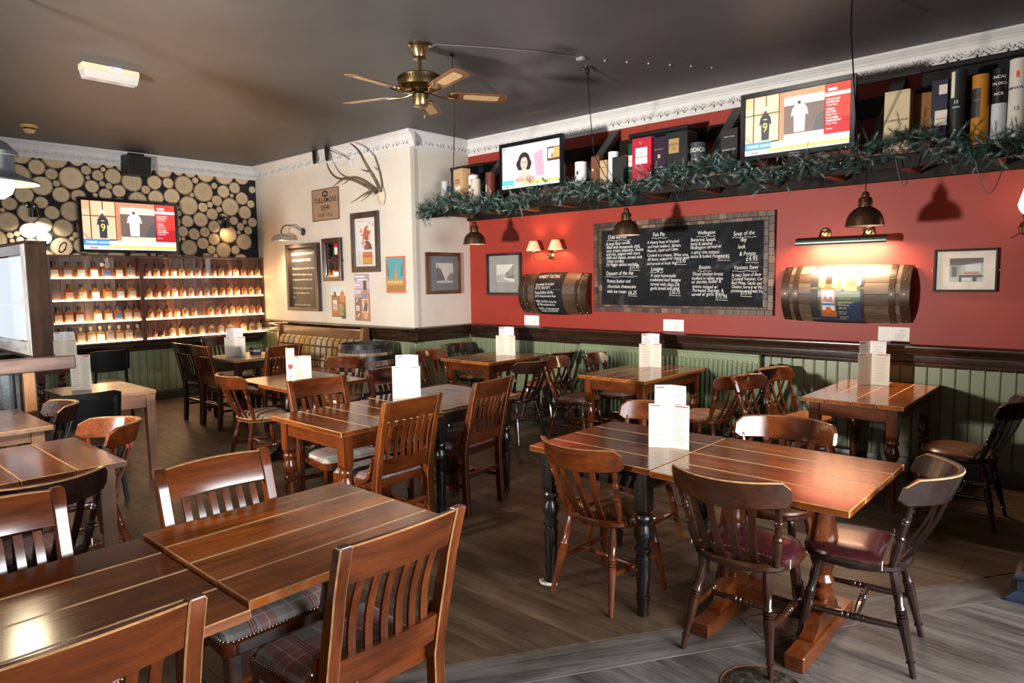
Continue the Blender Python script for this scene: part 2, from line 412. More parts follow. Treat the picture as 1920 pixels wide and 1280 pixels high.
DP = [(0, .885), (.012, .885), (.020, .900), (.020, .925), (.030, .935), (.034, .960), (.034, .985), (.044, .992), (.046, 1.015), (.056, 1.03), (.062, 1.045), (.060, 1.060), (.046, 1.070), (.02, 1.076), (0, 1.076)]
run_profile('trim_1', DP, [(XC, YR), (1.6, YR)], dado_w)
run_profile('trim_2', DP, [(XC, YG), (XC, YR - .064)], dado_wy)
run_profile('trim_3', DP, [(XL, YG), (XC + .062, YG)], dado_w)
SP = [(0, .72), (.015, .72), (.03, .735), (.05, .75), (.06, .78), (.10, .80), (.12, .815), (.12, .845), (0, .845)]
run_profile('trim_4', SP, [(XL, .9), (XL, YG - .064)], dado_wy)
SK = [(0, 0), (.024, 0), (.024, .10), (.016, .125), (.01, .14), (0, .14)]
skm = plain('dark_skirting', (.02, .016, .012), .4)
run_profile('baseboard_back', SK, [(XC, YR), (XR, YR)], skm); run_profile('baseboard_return', SK, [(XC, YG), (XC, YR - .026)], skm)
run_profile('baseboard_far', SK, [(XL + .026, YG), (XC, YG)], skm); run_profile('baseboard_left', SK, [(XL, YF), (XL, YG)], skm)
CP = [(0, 3.235), (.016, 3.235), (.020, 3.248), (.016, 3.258), (.022, 3.266), (.052, 3.360), (.060, 3.366), (.066, 3.380), (.084, 3.392), (.092, 3.405), (.100, 3.410), (.100, ZC), (0, ZC)]
cor = [run_profile('trim_5', CP, [(XL, YF), (XL, YG)], white), run_profile('trim_6', CP, [(XL + .0, YG), (XC + .10, YG)], white)]
for o_ in cor: pass
cor.append(run_profile('trim_7', CP, [(XC, YG - .0), (XC, YR)], white)); cor.append(run_profile('trim_8', CP, [(XC, YR), (XR, YR)], white))
# acanthus scrolls on the sloped frieze of the cornice, one casting repeated
def scroll_mesh():
    bm = new(); L = .19
    def spiral(cx, cz, r, d, a0):
        pts = []; n = 15
        for i in range(n + 1):
            t = i / n; a = a0 + d * t * 3.6 * PI * .5; rr = r * (1 - .78 * t); pts.append((cx + rr * math.cos(a), -.004, cz + rr * math.sin(a)))
        tube(bm, pts, [.0105 * (1 - .35 * i / n) for i in range(n + 1)], 5)
    spiral(-.045, .008, .033, 1, -1.9); spiral(.045, -.008, .033, 1, 1.2)
    tube(bm, bezier((-.095, -.003, .02), (-.06, -.006, -.055), (-.02, -.006, -.03), (.0, -.006, 0), 6) + bezier((0, -.006, 0), (.02, -.006, .03), (.06, -.006, .055), (.095, -.003, -.02), 6)[1:], .0085, 5)
    for (x, z, a) in ((-.085, -.025, .5), (-.005, .032, 1.2), (.01, -.034, -1.8), (.085, .028, -2.4), (-.07, .036, 2.2), (.072, -.036, -.8)):
        m = T(x, 0, z) @ Matrix.Rotation(-a, 4, 'Y')
        vs = [m @ Vector(p) for p in ((-.026, 0, 0), (0, -.011, .013), (.032, -.003, 0), (0, -.011, -.013), (0, -.019, 0))]
        v = [bm.verts.new(p) for p in vs]
        for q in ((0, 4, 1), (1, 4, 2), (2, 4, 3), (3, 4, 0)): bm.faces.new([v[i] for i in q])
    return finish(bm, 'scroll_ornament', white, 50)
scr = scroll_mesh(); tilt = math.atan2(.030, .094)
def ornament(root, p0, p1, nrm):
    p0, p1 = Vector(p0), Vector(p1); d = (p1 - p0); L = d.length; d.normalize(); n = round(L / .192); rz = math.atan2(nrm[0], -nrm[1])
    for i in range(n):
        p = p0 + d * (L * (i + .5) / n) + Vector(nrm) * .037
        place('scroll_ornament', scr, root, (p.x, p.y, 3.313), Euler((-0.31, 0, rz), 'XYZ'))
ornament(cor[3], (XC + .05, YR, 0), (.3, YR, 0), (0, -1, 0)); ornament(cor[2], (XC, YG - .0, 0), (XC, YR - .05, 0), (1, 0, 0))
ornament(cor[1], (XL + .05, YG, 0), (XC + .02, YG, 0), (0, -1, 0)); ornament(cor[0], (XL, 1.4, 0), (XL, YG - .05, 0), (1, 0, 0))

# ------------------------------------------------------------------ log-slice wall covering
def log_mat():
    m, nt, b = nodes('sawn_log_end')
    tc = nt.nodes.new('ShaderNodeTexCoord'); ln = nt.nodes.new('ShaderNodeVectorMath'); ln.operation = 'LENGTH'
    flat = coords(nt, (0, 1, 1), rnd=False); nz = noise(nt, flat, 3.0, 3); nt.links.new(flat, ln.inputs[0])
    r = math_n(nt, 'ADD', ln.outputs['Value'], math_n(nt, 'MULTIPLY', nz, .16))
    rings = math_n(nt, 'SINE', math_n(nt, 'MULTIPLY', r, 62.0))
    c = ramp(nt, r, [(.06, (.40, .27, .15)), (.16, (.58, .43, .27)), (.8, (.64, .49, .32)), (.97, (.58, .43, .26)), (1.06, (.20, .13, .07))])
    c = mixc(nt, math_n(nt, 'MULTIPLY_ADD', rings, .07, .07), c, (.30, .21, .12))
    oi = nt.nodes.new('ShaderNodeObjectInfo'); h = nt.nodes.new('ShaderNodeHueSaturation'); nt.links.new(c, h.inputs['Color']); nt.links.new(math_n(nt, 'MULTIPLY_ADD', oi.outputs['Random'], .3, .8), h.inputs['Value'])
    nt.links.new(h.outputs[0], b.inputs['Base Color']); b.inputs['Roughness'].default_value = .7; b.inputs['Specular IOR Level'].default_value = .2; return m
logm = log_mat()
wl = bpy.data.objects['wall_left']
meshes = []
for v in range(5):
    rr = random.Random(40 + v); ph = [rr.uniform(0, 6.28) for _ in range(3)]
    def rad(a): return 1 + .035 * math.sin(2 * a + ph[0]) + .03 * math.sin(3 * a + ph[1]) + .015 * math.sin(5 * a + ph[2])
    bm = new(); n = 22
    poly = [(rad(2 * PI * k / n) * math.cos(2 * PI * k / n), rad(2 * PI * k / n) * math.sin(2 * PI * k / n)) for k in range(n)]
    prism(bm, poly, 0, 1, Matrix(((0, 0, 1, 0), (1, 0, 0, 0), (0, 1, 0, 0), (0, 0, 0, 1)))); meshes.append(finish(bm, 'log_slice', logm, 30))
rl = random.Random(11)
Y0, Y1, Z0, Z1 = 1.62, YG + .02, 1.98, 3.27
import numpy as np
rs_ = np.array([rl.choice((.150, .135, .120, .110, .100, .095, .090, .085, .075, .07, .05, .045, .04, .035)) * rl.uniform(.92, 1.08) for _ in range(185)])
P2 = np.array([(rl.uniform(Y0, Y1), rl.uniform(Z0, Z1)) for _ in rs_])
area_ = (Y1 - Y0) * (Z1 - Z0); rs_ = rs_ * math.sqrt(1.06 * area_ / (math.pi * (rs_ ** 2).sum()))
for it in range(500):
    D = P2[:, None, :] - P2[None, :, :]; d = np.sqrt((D ** 2).sum(2)) + 1e-9; ov = rs_[:, None] + rs_[None, :] + .005 - d
    np.fill_diagonal(ov, 0); ov = np.clip(ov, 0, None); w_ = rs_[None, :] / (rs_[:, None] + rs_[None, :])
    P2 += (D / d[:, :, None] * (ov * w_)[:, :, None]).sum(1) * .55
    P2[:, 0] = np.clip(P2[:, 0], Y0, Y1); P2[:, 1] = np.clip(P2[:, 1], Z0, Z1)
D = P2[:, None, :] - P2[None, :, :]; d = np.sqrt((D ** 2).sum(2)); np.fill_diagonal(d, 9)
fit = np.minimum(rs_ * 1.02, np.maximum(.55 * rs_, (d - rs_[None, :]).min(1) + rs_ * .04))
placed = [(float(p[0]), float(p[1]), float(min(r, f + .4 * max(0, r - f)))) for p, r, f in zip(P2, rs_, fit)]
for k in range(14): placed.append((5.325, 1.93 - k * .082, .036))
for i, (y, z, r) in enumerate(placed):
    if y + r > YG - .004: r = max(.02, YG - .004 - y)
    place('log_slice', meshes[i % 5], wl, (XL, y, z), (rl.uniform(0, 6.28), 0, 0), (.006, r, r))
# ------------------------------------------------------------------ furniture materials
def set_of(name, d, l, rough=.28, coat=.45, **k): return {a: wood(name, d, l, rough, a, coat=coat, **k) for a in 'xyz'}
WD = set_of('chestnut_varnish', (.050, .0105, .0025), (.165, .039, .0075), .20, coat=.3, scratch=.3, bmp=.015, rvar=.12)
WM = set_of('mahogany_varnish', (.034, .008, .0025), (.110, .025, .006), .20, coat=.3, scratch=.25, bmp=.015, rvar=.12)
WK = set_of('near_black_varnish', (.009, .004, .003), (.026, .010, .007), .22, scratch=.2, bmp=.02)
WP = set_of('pale_pine', (.190, .092, .042), (.330, .170, .085), .42, coat=.1)
TOPA = set_of('amber_tabletop', (.125, .027, .004), (.430, .115, .016), .17, coat=.25, scratch=.18, vary=.4, bmp=0, rvar=.10)
TOPB = set_of('brown_tabletop', (.062, .0145, .003), (.225, .058, .0105), .15, coat=.25, scratch=.08, vary=.35, bmp=0, rvar=.08)
TOPC = set_of('limed_tabletop', (.150, .080, .045), (.290, .165, .095), .30, coat=.1, scratch=.1, bmp=0, rvar=.1)
BLK = set_of('black_leg_paint', (.006, .005, .004), (.012, .009, .007), .25, coat=.5)
WORN = plain('worn_pale_edge', (.42, .21, .085), .45, var=.35, scale=30)
WORN2 = plain('worn_brown_edge', (.20, .085, .030), .4, var=.4, scale=30)
GROOVE = plain('pale_groove_filler', (.80, .56, .33), .4, var=.1)
brass = plain('aged_brass', (.55, .38, .16), .28, metal=1, var=.15)
nickel = plain('brushed_metal', (.45, .44, .42), .35, metal=1)
stud = plain('nailhead_metal', (.30, .25, .19), .3, metal=1)
P_RED = plaid('red_grey_plaid_wool', (.33, .31, .28), (.40, .060, .070), (.26, .012, .022), (.50, .46, .38), 4.2)
P_GREY = plaid('grey_plaid_wool', (.25, .24, .23), (.24, .10, .10), (.16, .012, .02), (.40, .37, .32), 4.6, .3)
P_TERRA = plaid('terracotta_plaid_wool', (.34, .27, .20), (.42, .105, .055), (.26, .03, .02), (.46, .37, .26), 4.0, .15)
LTAN = plain('tan_leather', (.30, .105, .026), .33, coat=.15, var=.25, scale=12)
LBRN = plain('brown_leather', (.17, .062, .022), .32, coat=.2, var=.25, scale=10)
LOX = plain('oxblood_leather', (.048, .010, .012), .26, coat=.3, var=.2, scale=10)
LDK = plain('dark_leather', (.03, .018, .012), .35, coat=.2)

# ------------------------------------------------------------------ chairs (front faces local +y, origin on the floor under the seat)
def sweep_rect(bm, pts, w, t, wv=(1, 0, 0), mi=0):
    """strip of width w (along wv) and thickness t following pts"""
    wv = Vector(wv).normalized(); rings = []; pts = [Vector(p) for p in pts]
    for i, p in enumerate(pts):
        d = (pts[min(i + 1, len(pts) - 1)] - pts[max(i - 1, 0)]).normalized(); nrm = d.cross(wv).normalized()
        rings.append([p + wv * (w / 2) + nrm * (t / 2), p + wv * (w / 2) - nrm * (t / 2), p - wv * (w / 2) - nrm * (t / 2), p - wv * (w / 2) + nrm * (t / 2)])
    loft(bm, rings, mi)
def dome(bm, outline, z0, z1, steps=4, mi=0, sq=.55):
    """pad: outline polygon rising from z0 to a soft crown at z1"""
    cx = sum(p[0] for p in outline) / len(outline); cy = sum(p[1] for p in outline) / len(outline); rings = []
    for i in range(steps + 1):
        t = i / steps; s = 1 - (t ** 2.2) * .62 if i < steps else .30
        z = z0 + (z1 - z0) * (1 - (1 - t) ** 2.6)
        rings.append([(cx + (x - cx) * s, cy + (y - cy) * s, z) for x, y in outline])
    loft(bm, rings, mi)
def rrect(w, d, r, n=5, cx=0, cy=0, taper=0.0):
    out = []
    for (sx, sy, a0) in ((1, 1, 0), (-1, 1, 90), (-1, -1, 180), (1, -1, 270)):
        for k in range(n + 1):
            a = RAD(a0 + 90 * k / n); x = sx * (w / 2 - r) + r * math.cos(a); y = sy * (d / 2 - r) + r * math.sin(a)
            out.append((cx + x * (1 + taper * y / d), cy + y))
    return out
def nails(bm, pts, r=.0042):
    for p, nv in pts:
        lathe(bm, [(r, 0), (r * .7, r * .55), (0, r * .8)], 6, along(p, Vector(p) + Vector(nv)), cap=False)

def slat_chair(label, group, wd=WD, cloth=P_RED, worn=WORN2):
    t = thing('slat_back_chair', label, 'chair', group=group)
    hx = .205; lean = .17
    def bp(z):                                           # centre line of a rear post
        if z < .44: return -.205 - .02 * (1 - z / .44) ** 2
        q = (z - .44) / .51; return -.205 - .085 * q - .035 * q * q
    # rear posts
    for s in (-1, 1):
        bm = new(); zs = [0, .15, .3, .44, .52, .6, .7, .8, .88, .945]; rings = []
        for z in zs:
            y = bp(z); x = s * (hx + .008 * max(0, z - .44)); w = .021 if z > .1 else .018; d = .024 if z < .75 else .019
            b = .004
            rings.append([(x - w, y - d + b, z), (x - w + b, y - d, z), (x + w - b, y - d, z), (x + w, y - d + b, z), (x + w, y + d - b, z), (x + w - b, y + d, z), (x - w + b, y + d, z), (x - w, y + d - b, z)])
        y = bp(.955); rings.append([(s * .209 + (q[0] - s * (hx + .004)) * .75, y + (q[1] - bp(.945)) * .7, .953) for q in rings[-1]])
        loft(bm, rings, 0, mifun=lambda k: 1 if k % 2 == 0 and k < 4 else 0)
        obj('back_post', bm, [wd['z'], worn], t)
    # top rail, gently bowed, worn along its upper edge
    bm = new(); n = 10; rings = []; zt, zb = .948, .832
    for i in range(n + 1):
        u = -1 + 2 * i / n; x = u * (hx - .016); bow = -.022 * (1 - u * u); th = .011; c = .004
        yt, yb = bp(zt) + bow, bp(zb) + bow; zz = zt + .006 * (1 - u * u)
        rings.append([(x, yb - th, zb), (x, yb + th, zb), (x, yt + th, zz - c), (x, yt + th - c, zz), (x, yt - th + c, zz), (x, yt - th, zz - c)])
    loft(bm, rings, 0, mifun=lambda k: 1 if k in (2, 4) else 0); obj('top_rail', bm, [wd['x'], worn], t)
    bm = new(); rings = []
    for i in range(n + 1):
        u = -1 + 2 * i / n; x = u * (hx - .016); bow = -.012 * (1 - u * u)
        rings.append([(x, bp(.50) - .011 + bow, .495), (x, bp(.50) + .012 + bow, .495), (x, bp(.59) + .012 + bow, .588), (x, bp(.59) - .011 + bow, .588)])
    loft(bm, rings); obj('bottom_rail', bm, wd['x'], t)
    for k in range(6):
        u = (-1 + 2 * (k + .5) / 6) * .92; x = u * (hx - .03); bm = new(); pts = []
        for i in range(7):
            z = .585 + (.825 - .585) * i / 6; pts.append((x, bp(z) + .008 - .018 * (1 - u * u) + .014 * math.sin(PI * i / 6), z))
        sweep_rect(bm, pts, .026, .010); obj('slat', bm, wd['z'], t)
    # seat
    outl = rrect(.45, .40, .045, 4, 0, .016, .10)
    bm = new(); prism(bm, outl, .405, .455, bev=.006); obj('seat_frame', bm, wd['x'], t)
    bm = new(); ins = [(x * .955, y * .95) for x, y in outl]; dome(bm, ins, .456, .495); obj('seat_cushion', bm, cloth, t)
    bm = new(); pts = []
    big = [Vector((x * .972, y * .968, .457)) for x, y in outl]
    for i in range(len(big)):
        a, b = big[i], big[(i + 1) % len(big)]; m = max(1, int((b - a).length / .0135))
        for q in range(m): pts.append((a.lerp(b, q / m), (0, 0, 1)))
    nails(bm, pts); o = obj('nailhead_trim', bm, stud, t); o['kind'] = 'stuff'
    for s in (-1, 1):
        bm = new(); hexa(bm, [(s * .196 - .016, .172, 0), (s * .196 + .016, .172, 0), (s * .196 + .016, .206, 0), (s * .196 - .016, .206, 0)], [(s * .198 - .022, .158, .41), (s * .198 + .022, .158, .41), (s * .198 + .022, .204, .41), (s * .198 - .022, .204, .41)]); obj('front_leg', bm, wd['z'], t)
        bm = new(); box(bm, (s * .200, -.018, .20), (.018, .37, .026), .003); obj('side_stretcher', bm, wd['y'], t)
        # curved side bracket with two studs
        bm = new(); pts = bezier((s * .215, -.192, .60), (s * .215, -.17, .50), (s * .222, -.16, .445), (s * .226, -.045, .438), 8)
        sweep_rect(bm, pts, .022, .020); br = obj('side_bracket', bm, wd['y'], t)
        for (yy, zz) in ((-.178, .545), (-.170, .515), (-.085, .444), (-.06, .441)):
            bm = new(); lathe(bm, [(.006, 0), (.005, .003), (0, .004)], 8, T(s * .226 + s * .005, yy, zz) @ Matrix.Rotation(s * PI / 2, 4, 'Y'), cap=False); obj('stud', bm, brass, br)
    bm = new(); box(bm, (0, .03, .20), (.38, .022, .022), .003); obj('cross_stretcher', bm, wd['x'], t)
    bm = new(); box(bm, (0, -.212, .27), (.37, .018, .03), .003); obj('rear_stretcher', bm, wd['x'], t)
    return t

LEG = [(.011, 0), (.013, .05), (.0125, .13), (.0185, .135), (.0185, .150), (.014, .155), (.017, .30), (.0225, .50), (.0225, .545), (.018, .55), (.0225, .56), (.0225, .575), (.018, .58), (.0225, .59), (.0225, .605), (.018, .61), (.0225, .62), (.0225, .64), (.017, .66), (.020, .80), (.017, .95), (.013, 1.0)]
STR = [(.008, 0), (.012, .1), (.0165, .38), (.0135, .39), (.0165, .41), (.0165, .44), (.0135, .45), (.0165, .47), (.0165, .53), (.0135, .55), (.0165, .56), (.0165, .59), (.0135, .61), (.0165, .62), (.012, .9), (.008, 1)]
POST = [(.013, 0), (.017, .18), (.020, .34), (.016, .40), (.020, .42), (.020, .45), (.014, .47), (.013, .60), (.018, .66), (.014, .69), (.018, .71), (.014, .73), (.012, .78), (.017, .86), (.012, .93), (.014, .96), (.011, 1)]
ARROW = [(.008, 0), (.009, .2), (.010, .35), (.017, .62), (.011, .74), (.009, .78), (.0115, .82), (.007, .9), (.006, 1)]
def bow_chair(label, group, wd=WD, seat=LBRN, worn=WORN2, depth=.125, spindles=False, wide=.50, seat_worn=False):
    t = thing('bow_back_chair', label, 'chair', group=group)
    outl = []
    for k in range(28):
        a = 2 * PI * k / 28; ca, sa = math.cos(a), math.sin(a)
        x = .222 * math.copysign(abs(ca) ** .72, ca); y = .215 * math.copysign(abs(sa) ** .72, sa); outl.append((x * (1.0 if y > 0 else 1 + .20 * y), y))
    bm = new(); prism(bm, outl, .415, .452, bev=.010, bmi=1 if seat_worn else None); obj('seat_base', bm, [wd['x'], WORN], t)
    bm = new(); pad = [(x * .99, max(y * .99, -.115)) for x, y in outl]; dome(bm, pad, .436, .482); obj('seat_pad', bm, seat, t)
    bm = new(); pts = []
    for sx in (-1, 1):
        for k in range(7): pts.append((Vector((sx * (.222 * .985 - .012 * k * .0), -.118, .436 + k * .006)), (0, -1, 0)))
    for k in range(24): pts.append((Vector((-.19 + .38 * k / 23, -.120, .462 + .010 * math.sin(PI * k / 23))), (0, -1, .4)))
    nails(bm, pts, .0048); o = obj('nailhead_trim', bm, stud, t); o['kind'] = 'stuff'
    for sx in (-1, 1):
        bm = new(); turned(bm, (sx * .205, .205, 0), (sx * .150, .135, .418), LEG); obj('front_leg', bm, wd['z'], t)
        bm = new(); turned(bm, (sx * .195, -.245, 0), (sx * .135, -.150, .418), LEG); obj('rear_leg', bm, wd['z'], t)
        zz = .19; f = zz / .418
        a = Vector((sx * (.205 - .055 * f), .205 - .07 * f, zz)); b = Vector((sx * (.195 - .06 * f), -.245 + .095 * f, zz))
        bm = new(); turned(bm, a, b, STR); obj('side_stretcher', bm, wd['y'], t)
    xs = .172
    bm = new(); turned(bm, (-xs, -.02, .19), (xs, -.02, .19), STR); obj('cross_stretcher', bm, wd['x'], t)
    # crest rail: a wide curved band with scrolled ends
    def cy(x): q = x / (wide / 2); return -.335 + depth * abs(q) ** 2.1
    n = 18; rings = []
    for i in range(n + 1):
        u = -1 + 2 * i / n; uu = math.copysign(abs(u) ** .8, u); x = uu * wide / 2; y = cy(x)
        e = min(1, (1 - abs(u)) / .14); top = .845 - .032 * (1 - math.sin(e * PI / 2)) ; bot = .716 + .012 * abs(u) + .022 * (1 - math.sin(e * PI / 2)) ** 2
        dydx = (cy(x + .004) - cy(x - .004)) / .008; nv = Vector((-dydx, 1, 0)).normalized(); th = .0135 * (.75 + .25 * e); c = .006
        P_ = Vector((x, y, 0)); tilt = .035
        def pt(o, z): q = P_ + nv * o; return (q.x, q.y - (z - .73) * tilt / .1, z)
        rings.append([pt(-th, bot + c), pt(-th + c, bot), pt(th - c, bot), pt(th, bot + c), pt(th, top - c), pt(th - c, top), pt(-th + c, top), pt(-th, top - c)])
    loft(bm := new(), rings, 0, mifun=lambda k: 1 if k in (4, 6) else 0); obj('crest_rail', bm, [wd['x'], worn], t)
    px = wide / 2 - .035
    for sx in (-1, 1):
        bm = new(); turned(bm, (sx * .175, -.150, .445), (sx * px, cy(px) - .004, .752), POST); obj('back_post', bm, wd['z'], t)
    for x in ((-.115, -.040, .040, .115) if not spindles else (-.13, -.07, 0, .07, .13)):
        bm = new(); b = Vector((x * .82, -.195 + .02 * (abs(x) / .115), .445)); tp = Vector((x * 1.12, cy(x * 1.12) - .004, .75))
        if spindles: turned(bm, b, tp, ARROW, 8)
        else:
            pts = [b.lerp(tp, i / 6) + Vector((0, -.020 * math.sin(PI * i / 6), 0)) for i in range(7)]; sweep_rect(bm, pts, .030, .010)
        obj('spindle' if spindles else 'slat', bm, wd['z'], t)
    return t

def panel_chair(label, group):
    t = thing('panel_back_chair', label, 'chair', group=group); blk = plain('black_lacquer', (.005, .005, .005), .45, coat=0, spec=.2)
    bm = new(); rings = []
    for i in range(9):
        u = -1 + 2 * i / 8; x = u * .215; y = -.27 + .05 * u * u; e = .02 * (abs(u) > .9)
        rings.append([(x, y - .009 + .03, .60 + e), (x, y + .009 + .03, .60 + e), (x, y + .009 - .012, .86 - e), (x, y - .009 - .012, .86 - e)])
    loft(bm, rings); obj('back_panel', bm, blk, t)
    bm = new(); prism(bm, rrect(.40, .40, .05, 4), .44, .462, bev=.005); obj('seat', bm, plain('black_seat_veneer', (.02, .013, .009), .35), t)
    for sx in (-1, 1):
        bm = new(); hexa(bm, [(sx * .205 - .013, .21 - .016, 0), (sx * .205 + .013, .194, 0), (sx * .205 + .013, .226, 0), (sx * .205 - .013, .226, 0)], [(sx * .165 - .017, .14, .44), (sx * .165 + .017, .14, .44), (sx * .165 + .017, .175, .44), (sx * .165 - .017, .175, .44)]); obj('front_leg', bm, blk, t)
        bm = new(); sweep_rect(bm, [(sx * .20, -.265, 0), (sx * .18, -.20, .43), (sx * .168, -.212, .55), (sx * .165, -.235, .70), (sx * .165, -.245, .82)], .026, .024); obj('rear_leg', bm, blk, t)
    return t

CH = {}
def chair(kind, x, y, rz, label, group, **k):
    key = kind + repr(sorted((a, (b.name if hasattr(b, 'name') else (b['z'].name if isinstance(b, dict) else b))) for a, b in k.items()))
    if key not in CH:
        f = {'slat': slat_chair, 'bow': bow_chair, 'panel': panel_chair}[kind]
        CH[key] = f(label, group, **k); r = CH[key]; r.location = (x, y, 0); r.rotation_euler = (0, 0, RAD(rz)); return r
    return dup(CH[key], (x, y, 0), rz, label, group)

# ------------------------------------------------------------------ tables
TLEG = [(.030, 0), (.028, .04), (.036, .10), (.036, .115), (.030, .12), (.039, .30), (.036, .335), (.030, .34), (.043, .36), (.043, .375), (.031, .39), (.031, .40), (.046, .44), (.046, .47), (.033, .50), (.033, .515), (.042, .53), (.042, .545), (.034, .56)]
def table(label, x0, x1, y0, y1, grain, n, top=TOPA, legs=WD, style='turned', z=.76, th=.030, groove=GROOVE, edge=WORN, group='pub tables', over=.05, ap=.10, dark_groove=False):
    cx, cy = (x0 + x1) / 2, (y0 + y1) / 2; w, d = x1 - x0, y1 - y0
    t = thing('pub_table', label, 'table', (cx, cy, 0), group=None)
    g = .006
    for k in range(n):
        bm = new()
        if grain == 'y':
            pw = w / n; box(bm, (0, 0, 0), (pw - (g if n > 1 else 0), d, th), .0035, bmi=1); c = (-w / 2 + pw * (k + .5), 0, z - th / 2)
        else:
            pw = d / n; box(bm, (0, 0, 0), (w, pw - (g if n > 1 else 0), th), .0035, bmi=1); c = (0, -d / 2 + pw * (k + .5), z - th / 2)
        obj('tabletop_plank', bm, [top[grain], edge if n < 2 else top[grain]] if False else [top[grain], edge], t, c)
    for k in range(1, n):
        bm = new()
        if grain == 'y': box(bm, (-w / 2 + w / n * k, 0, z - .0028), (g + .001, d - .006, .004))
        else: box(bm, (0, -d / 2 + d / n * k, z - .0028), (w - .006, g + .001, .004))
        obj('groove_filler', bm, groove, t)
    zt = z - th
    if style in ('turned', 'square'):
        lx, ly = w / 2 - over - .032, d / 2 - over - .032
        for sx in (-1, 1):
            for sy in (-1, 1):
                bm = new()
                if style == 'turned':
                    box(bm, (0, 0, zt - .10), (.072, .072, .20), .003)
                    lathe(bm, [(.028, zt - .225)] + [], 4) if False else None
                    hexa(bm, [(-.024, -.024, zt - .225), (.024, -.024, zt - .225), (.024, .024, zt - .225), (-.024, .024, zt - .225)], [(-.036, -.036, zt - .199), (.036, -.036, zt - .199), (.036, .036, zt - .199), (-.036, .036, zt - .199)])
                    H = zt - .222; lathe(bm, [(r, f / .56 * H) for r, f in TLEG], 12)
                else:
                    hexa(bm, [(-.026, -.026, 0), (.026, -.026, 0), (.026, .026, 0), (-.026, .026, 0)], [(-.036, -.036, zt), (.036, -.036, zt), (.036, .036, zt), (-.036, .036, zt)])
                obj('leg', bm, legs['z'], t, (sx * lx, sy * ly, 0))
        for s in (-1, 1):
            bm = new(); box(bm, (0, s * (d / 2 - over - .016), zt - ap / 2), (w - 2 * over - .14, .022, ap), .002); obj('apron', bm, legs['x'], t)
            bm = new(); box(bm, (s * (w / 2 - over - .016), 0, zt - ap / 2), (.022, d - 2 * over - .14, ap), .002); obj('apron', bm, legs['y'], t)
    else:                                                # twin turned pillars on sledge feet
        ax = 'x' if w < d else 'x'
        for s in (-1, 1):
            px = s * (w / 2 - .22)
            bm = new(); box(bm, (px, 0, .035), (.085, d * .80, .07), .006); obj('sledge_foot', bm, legs['y'], t)
            bm = new()
            for q in (-1, 1):
                pl = [(0, 0), (q * .20, 0), (q * .20, .012), (q * .15, .03), (q * .11, .09), (q * .04, .115), (0, .115)]
                if q > 0: pl = pl[::-1]
                prism(bm, pl, -.03, .03, T(px, 0, .07) @ Matrix(((0, 0, 1, 0), (1, 0, 0, 0), (0, 1, 0, 0), (0, 0, 0, 1))))
            obj('foot_scroll', bm, legs['y'], t)
            bm = new(); H = zt - .04 - .18
            lathe(bm, [(.050, .18), (.030, .19), (.046, .215), (.046, .235), (.030, .25), (.050, .285), (.036, .315), (.044, .34), (.060, .40), (.064, .45), (.052, .54), (.042, .60), (.052, .63), (.038, .645), (.042, zt - .04)], 14, T(px, 0, 0)); obj('pillar', bm, legs['z'], t)
            bm = new(); box(bm, (px, 0, zt - .02), (.07, d * .78, .04), .004); obj('top_bearer', bm, legs['y'], t)
        bm = new(); box(bm, (0, 0, .10), (w - .46, .035, .07), .004); obj('stretcher_beam', bm, legs['x'], t)
    return t
NG = plain('brown_groove', (.035, .016, .008), .5)
LG = plain('faded_groove', (.30, .20, .12), .4)
table('amber table at the bottom left, cut by the frame, butted to the scratched one', -2.57, -1.75, .02, .852, 'y', 4, TOPB, WM, 'pillar', z=.750)
table('amber scratched table in the left foreground with wide pale grooves, nearest the middle', -2.575, -1.78, .862, 1.69, 'y', 4, TOPA, WM, 'pillar')
table('glossy brown table with turned brown legs, left half of the middle pair', -4.22, -3.40, 2.25, 3.075, 'x', 4, TOPB, WD, 'turned', groove=GROOVE)
table('greyish brown table with black turned legs, right half of the middle pair', -4.30, -3.47, 3.085, 3.93, 'x', 4, set_of('dusty_tabletop', (.050, .024, .014), (.130, .070, .042), .22, coat=.4, bmp=0, rvar=.1), BLK, 'turned', groove=NG)
table('amber table with black turned legs carrying the large bright menu on the right', -2.34, -1.60, 2.72, 3.54, 'x', 4, TOPB, BLK, 'turned')
table('bright amber pedestal table at right with pale grooves and turned pillars', -1.592, -.73, 2.70, 3.56, 'x', 4, TOPA, WD, 'pillar')
table('reddish table by the cream wall corner, farthest of three wall tables', -5.80, -5.03, 5.20, 6.18, 'y', 4, TOPA, WM, 'turned', groove=LG)
table('reddish table with pale grooves in front of the green radiator', -3.74, -3.02, 5.05, 6.18, 'y', 4, TOPA, WD, 'turned')
table('reddish table with pale grooves standing alone by the wall at far right', -1.74, -1.06, 5.10, 6.27, 'y', 4, TOPA, WD, 'turned')
table('dark brown table holding the wine glass leaflet, behind the middle tables', -6.05, -5.13, 2.90, 3.70, 'x', 3, TOPB, WK, 'pillar', groove=NG)
table('dark table with a reserved sign, in front of the tartan settle', -8.35, -7.56, 3.62, 4.34, 'y', 3, TOPC, WK, 'turned', groove=NG, edge=WORN2)
table('pale limed wooden table with square tapered legs on the left', -6.87, -6.05, 1.60, 2.21, 'y', 1, TOPC, {k: wood('pink_pine', (.17, .075, .038), (.30, .145, .078), .42, k, coat=.1) for k in 'xyz'}, 'square', over=.012, ap=.11)
table('pale table at the far left under the bottle cabinet with one turned leg showing', -9.95, -9.12, 2.04, 2.58, 'y', 1, TOPC, WM, 'turned')
table('dark brown table at the left edge beside the brown bow-back chair with plaid seat', -4.55, -3.72, .52, 1.20, 'x', 3, TOPB, WP, 'square', groove=WORN2, ap=.07)
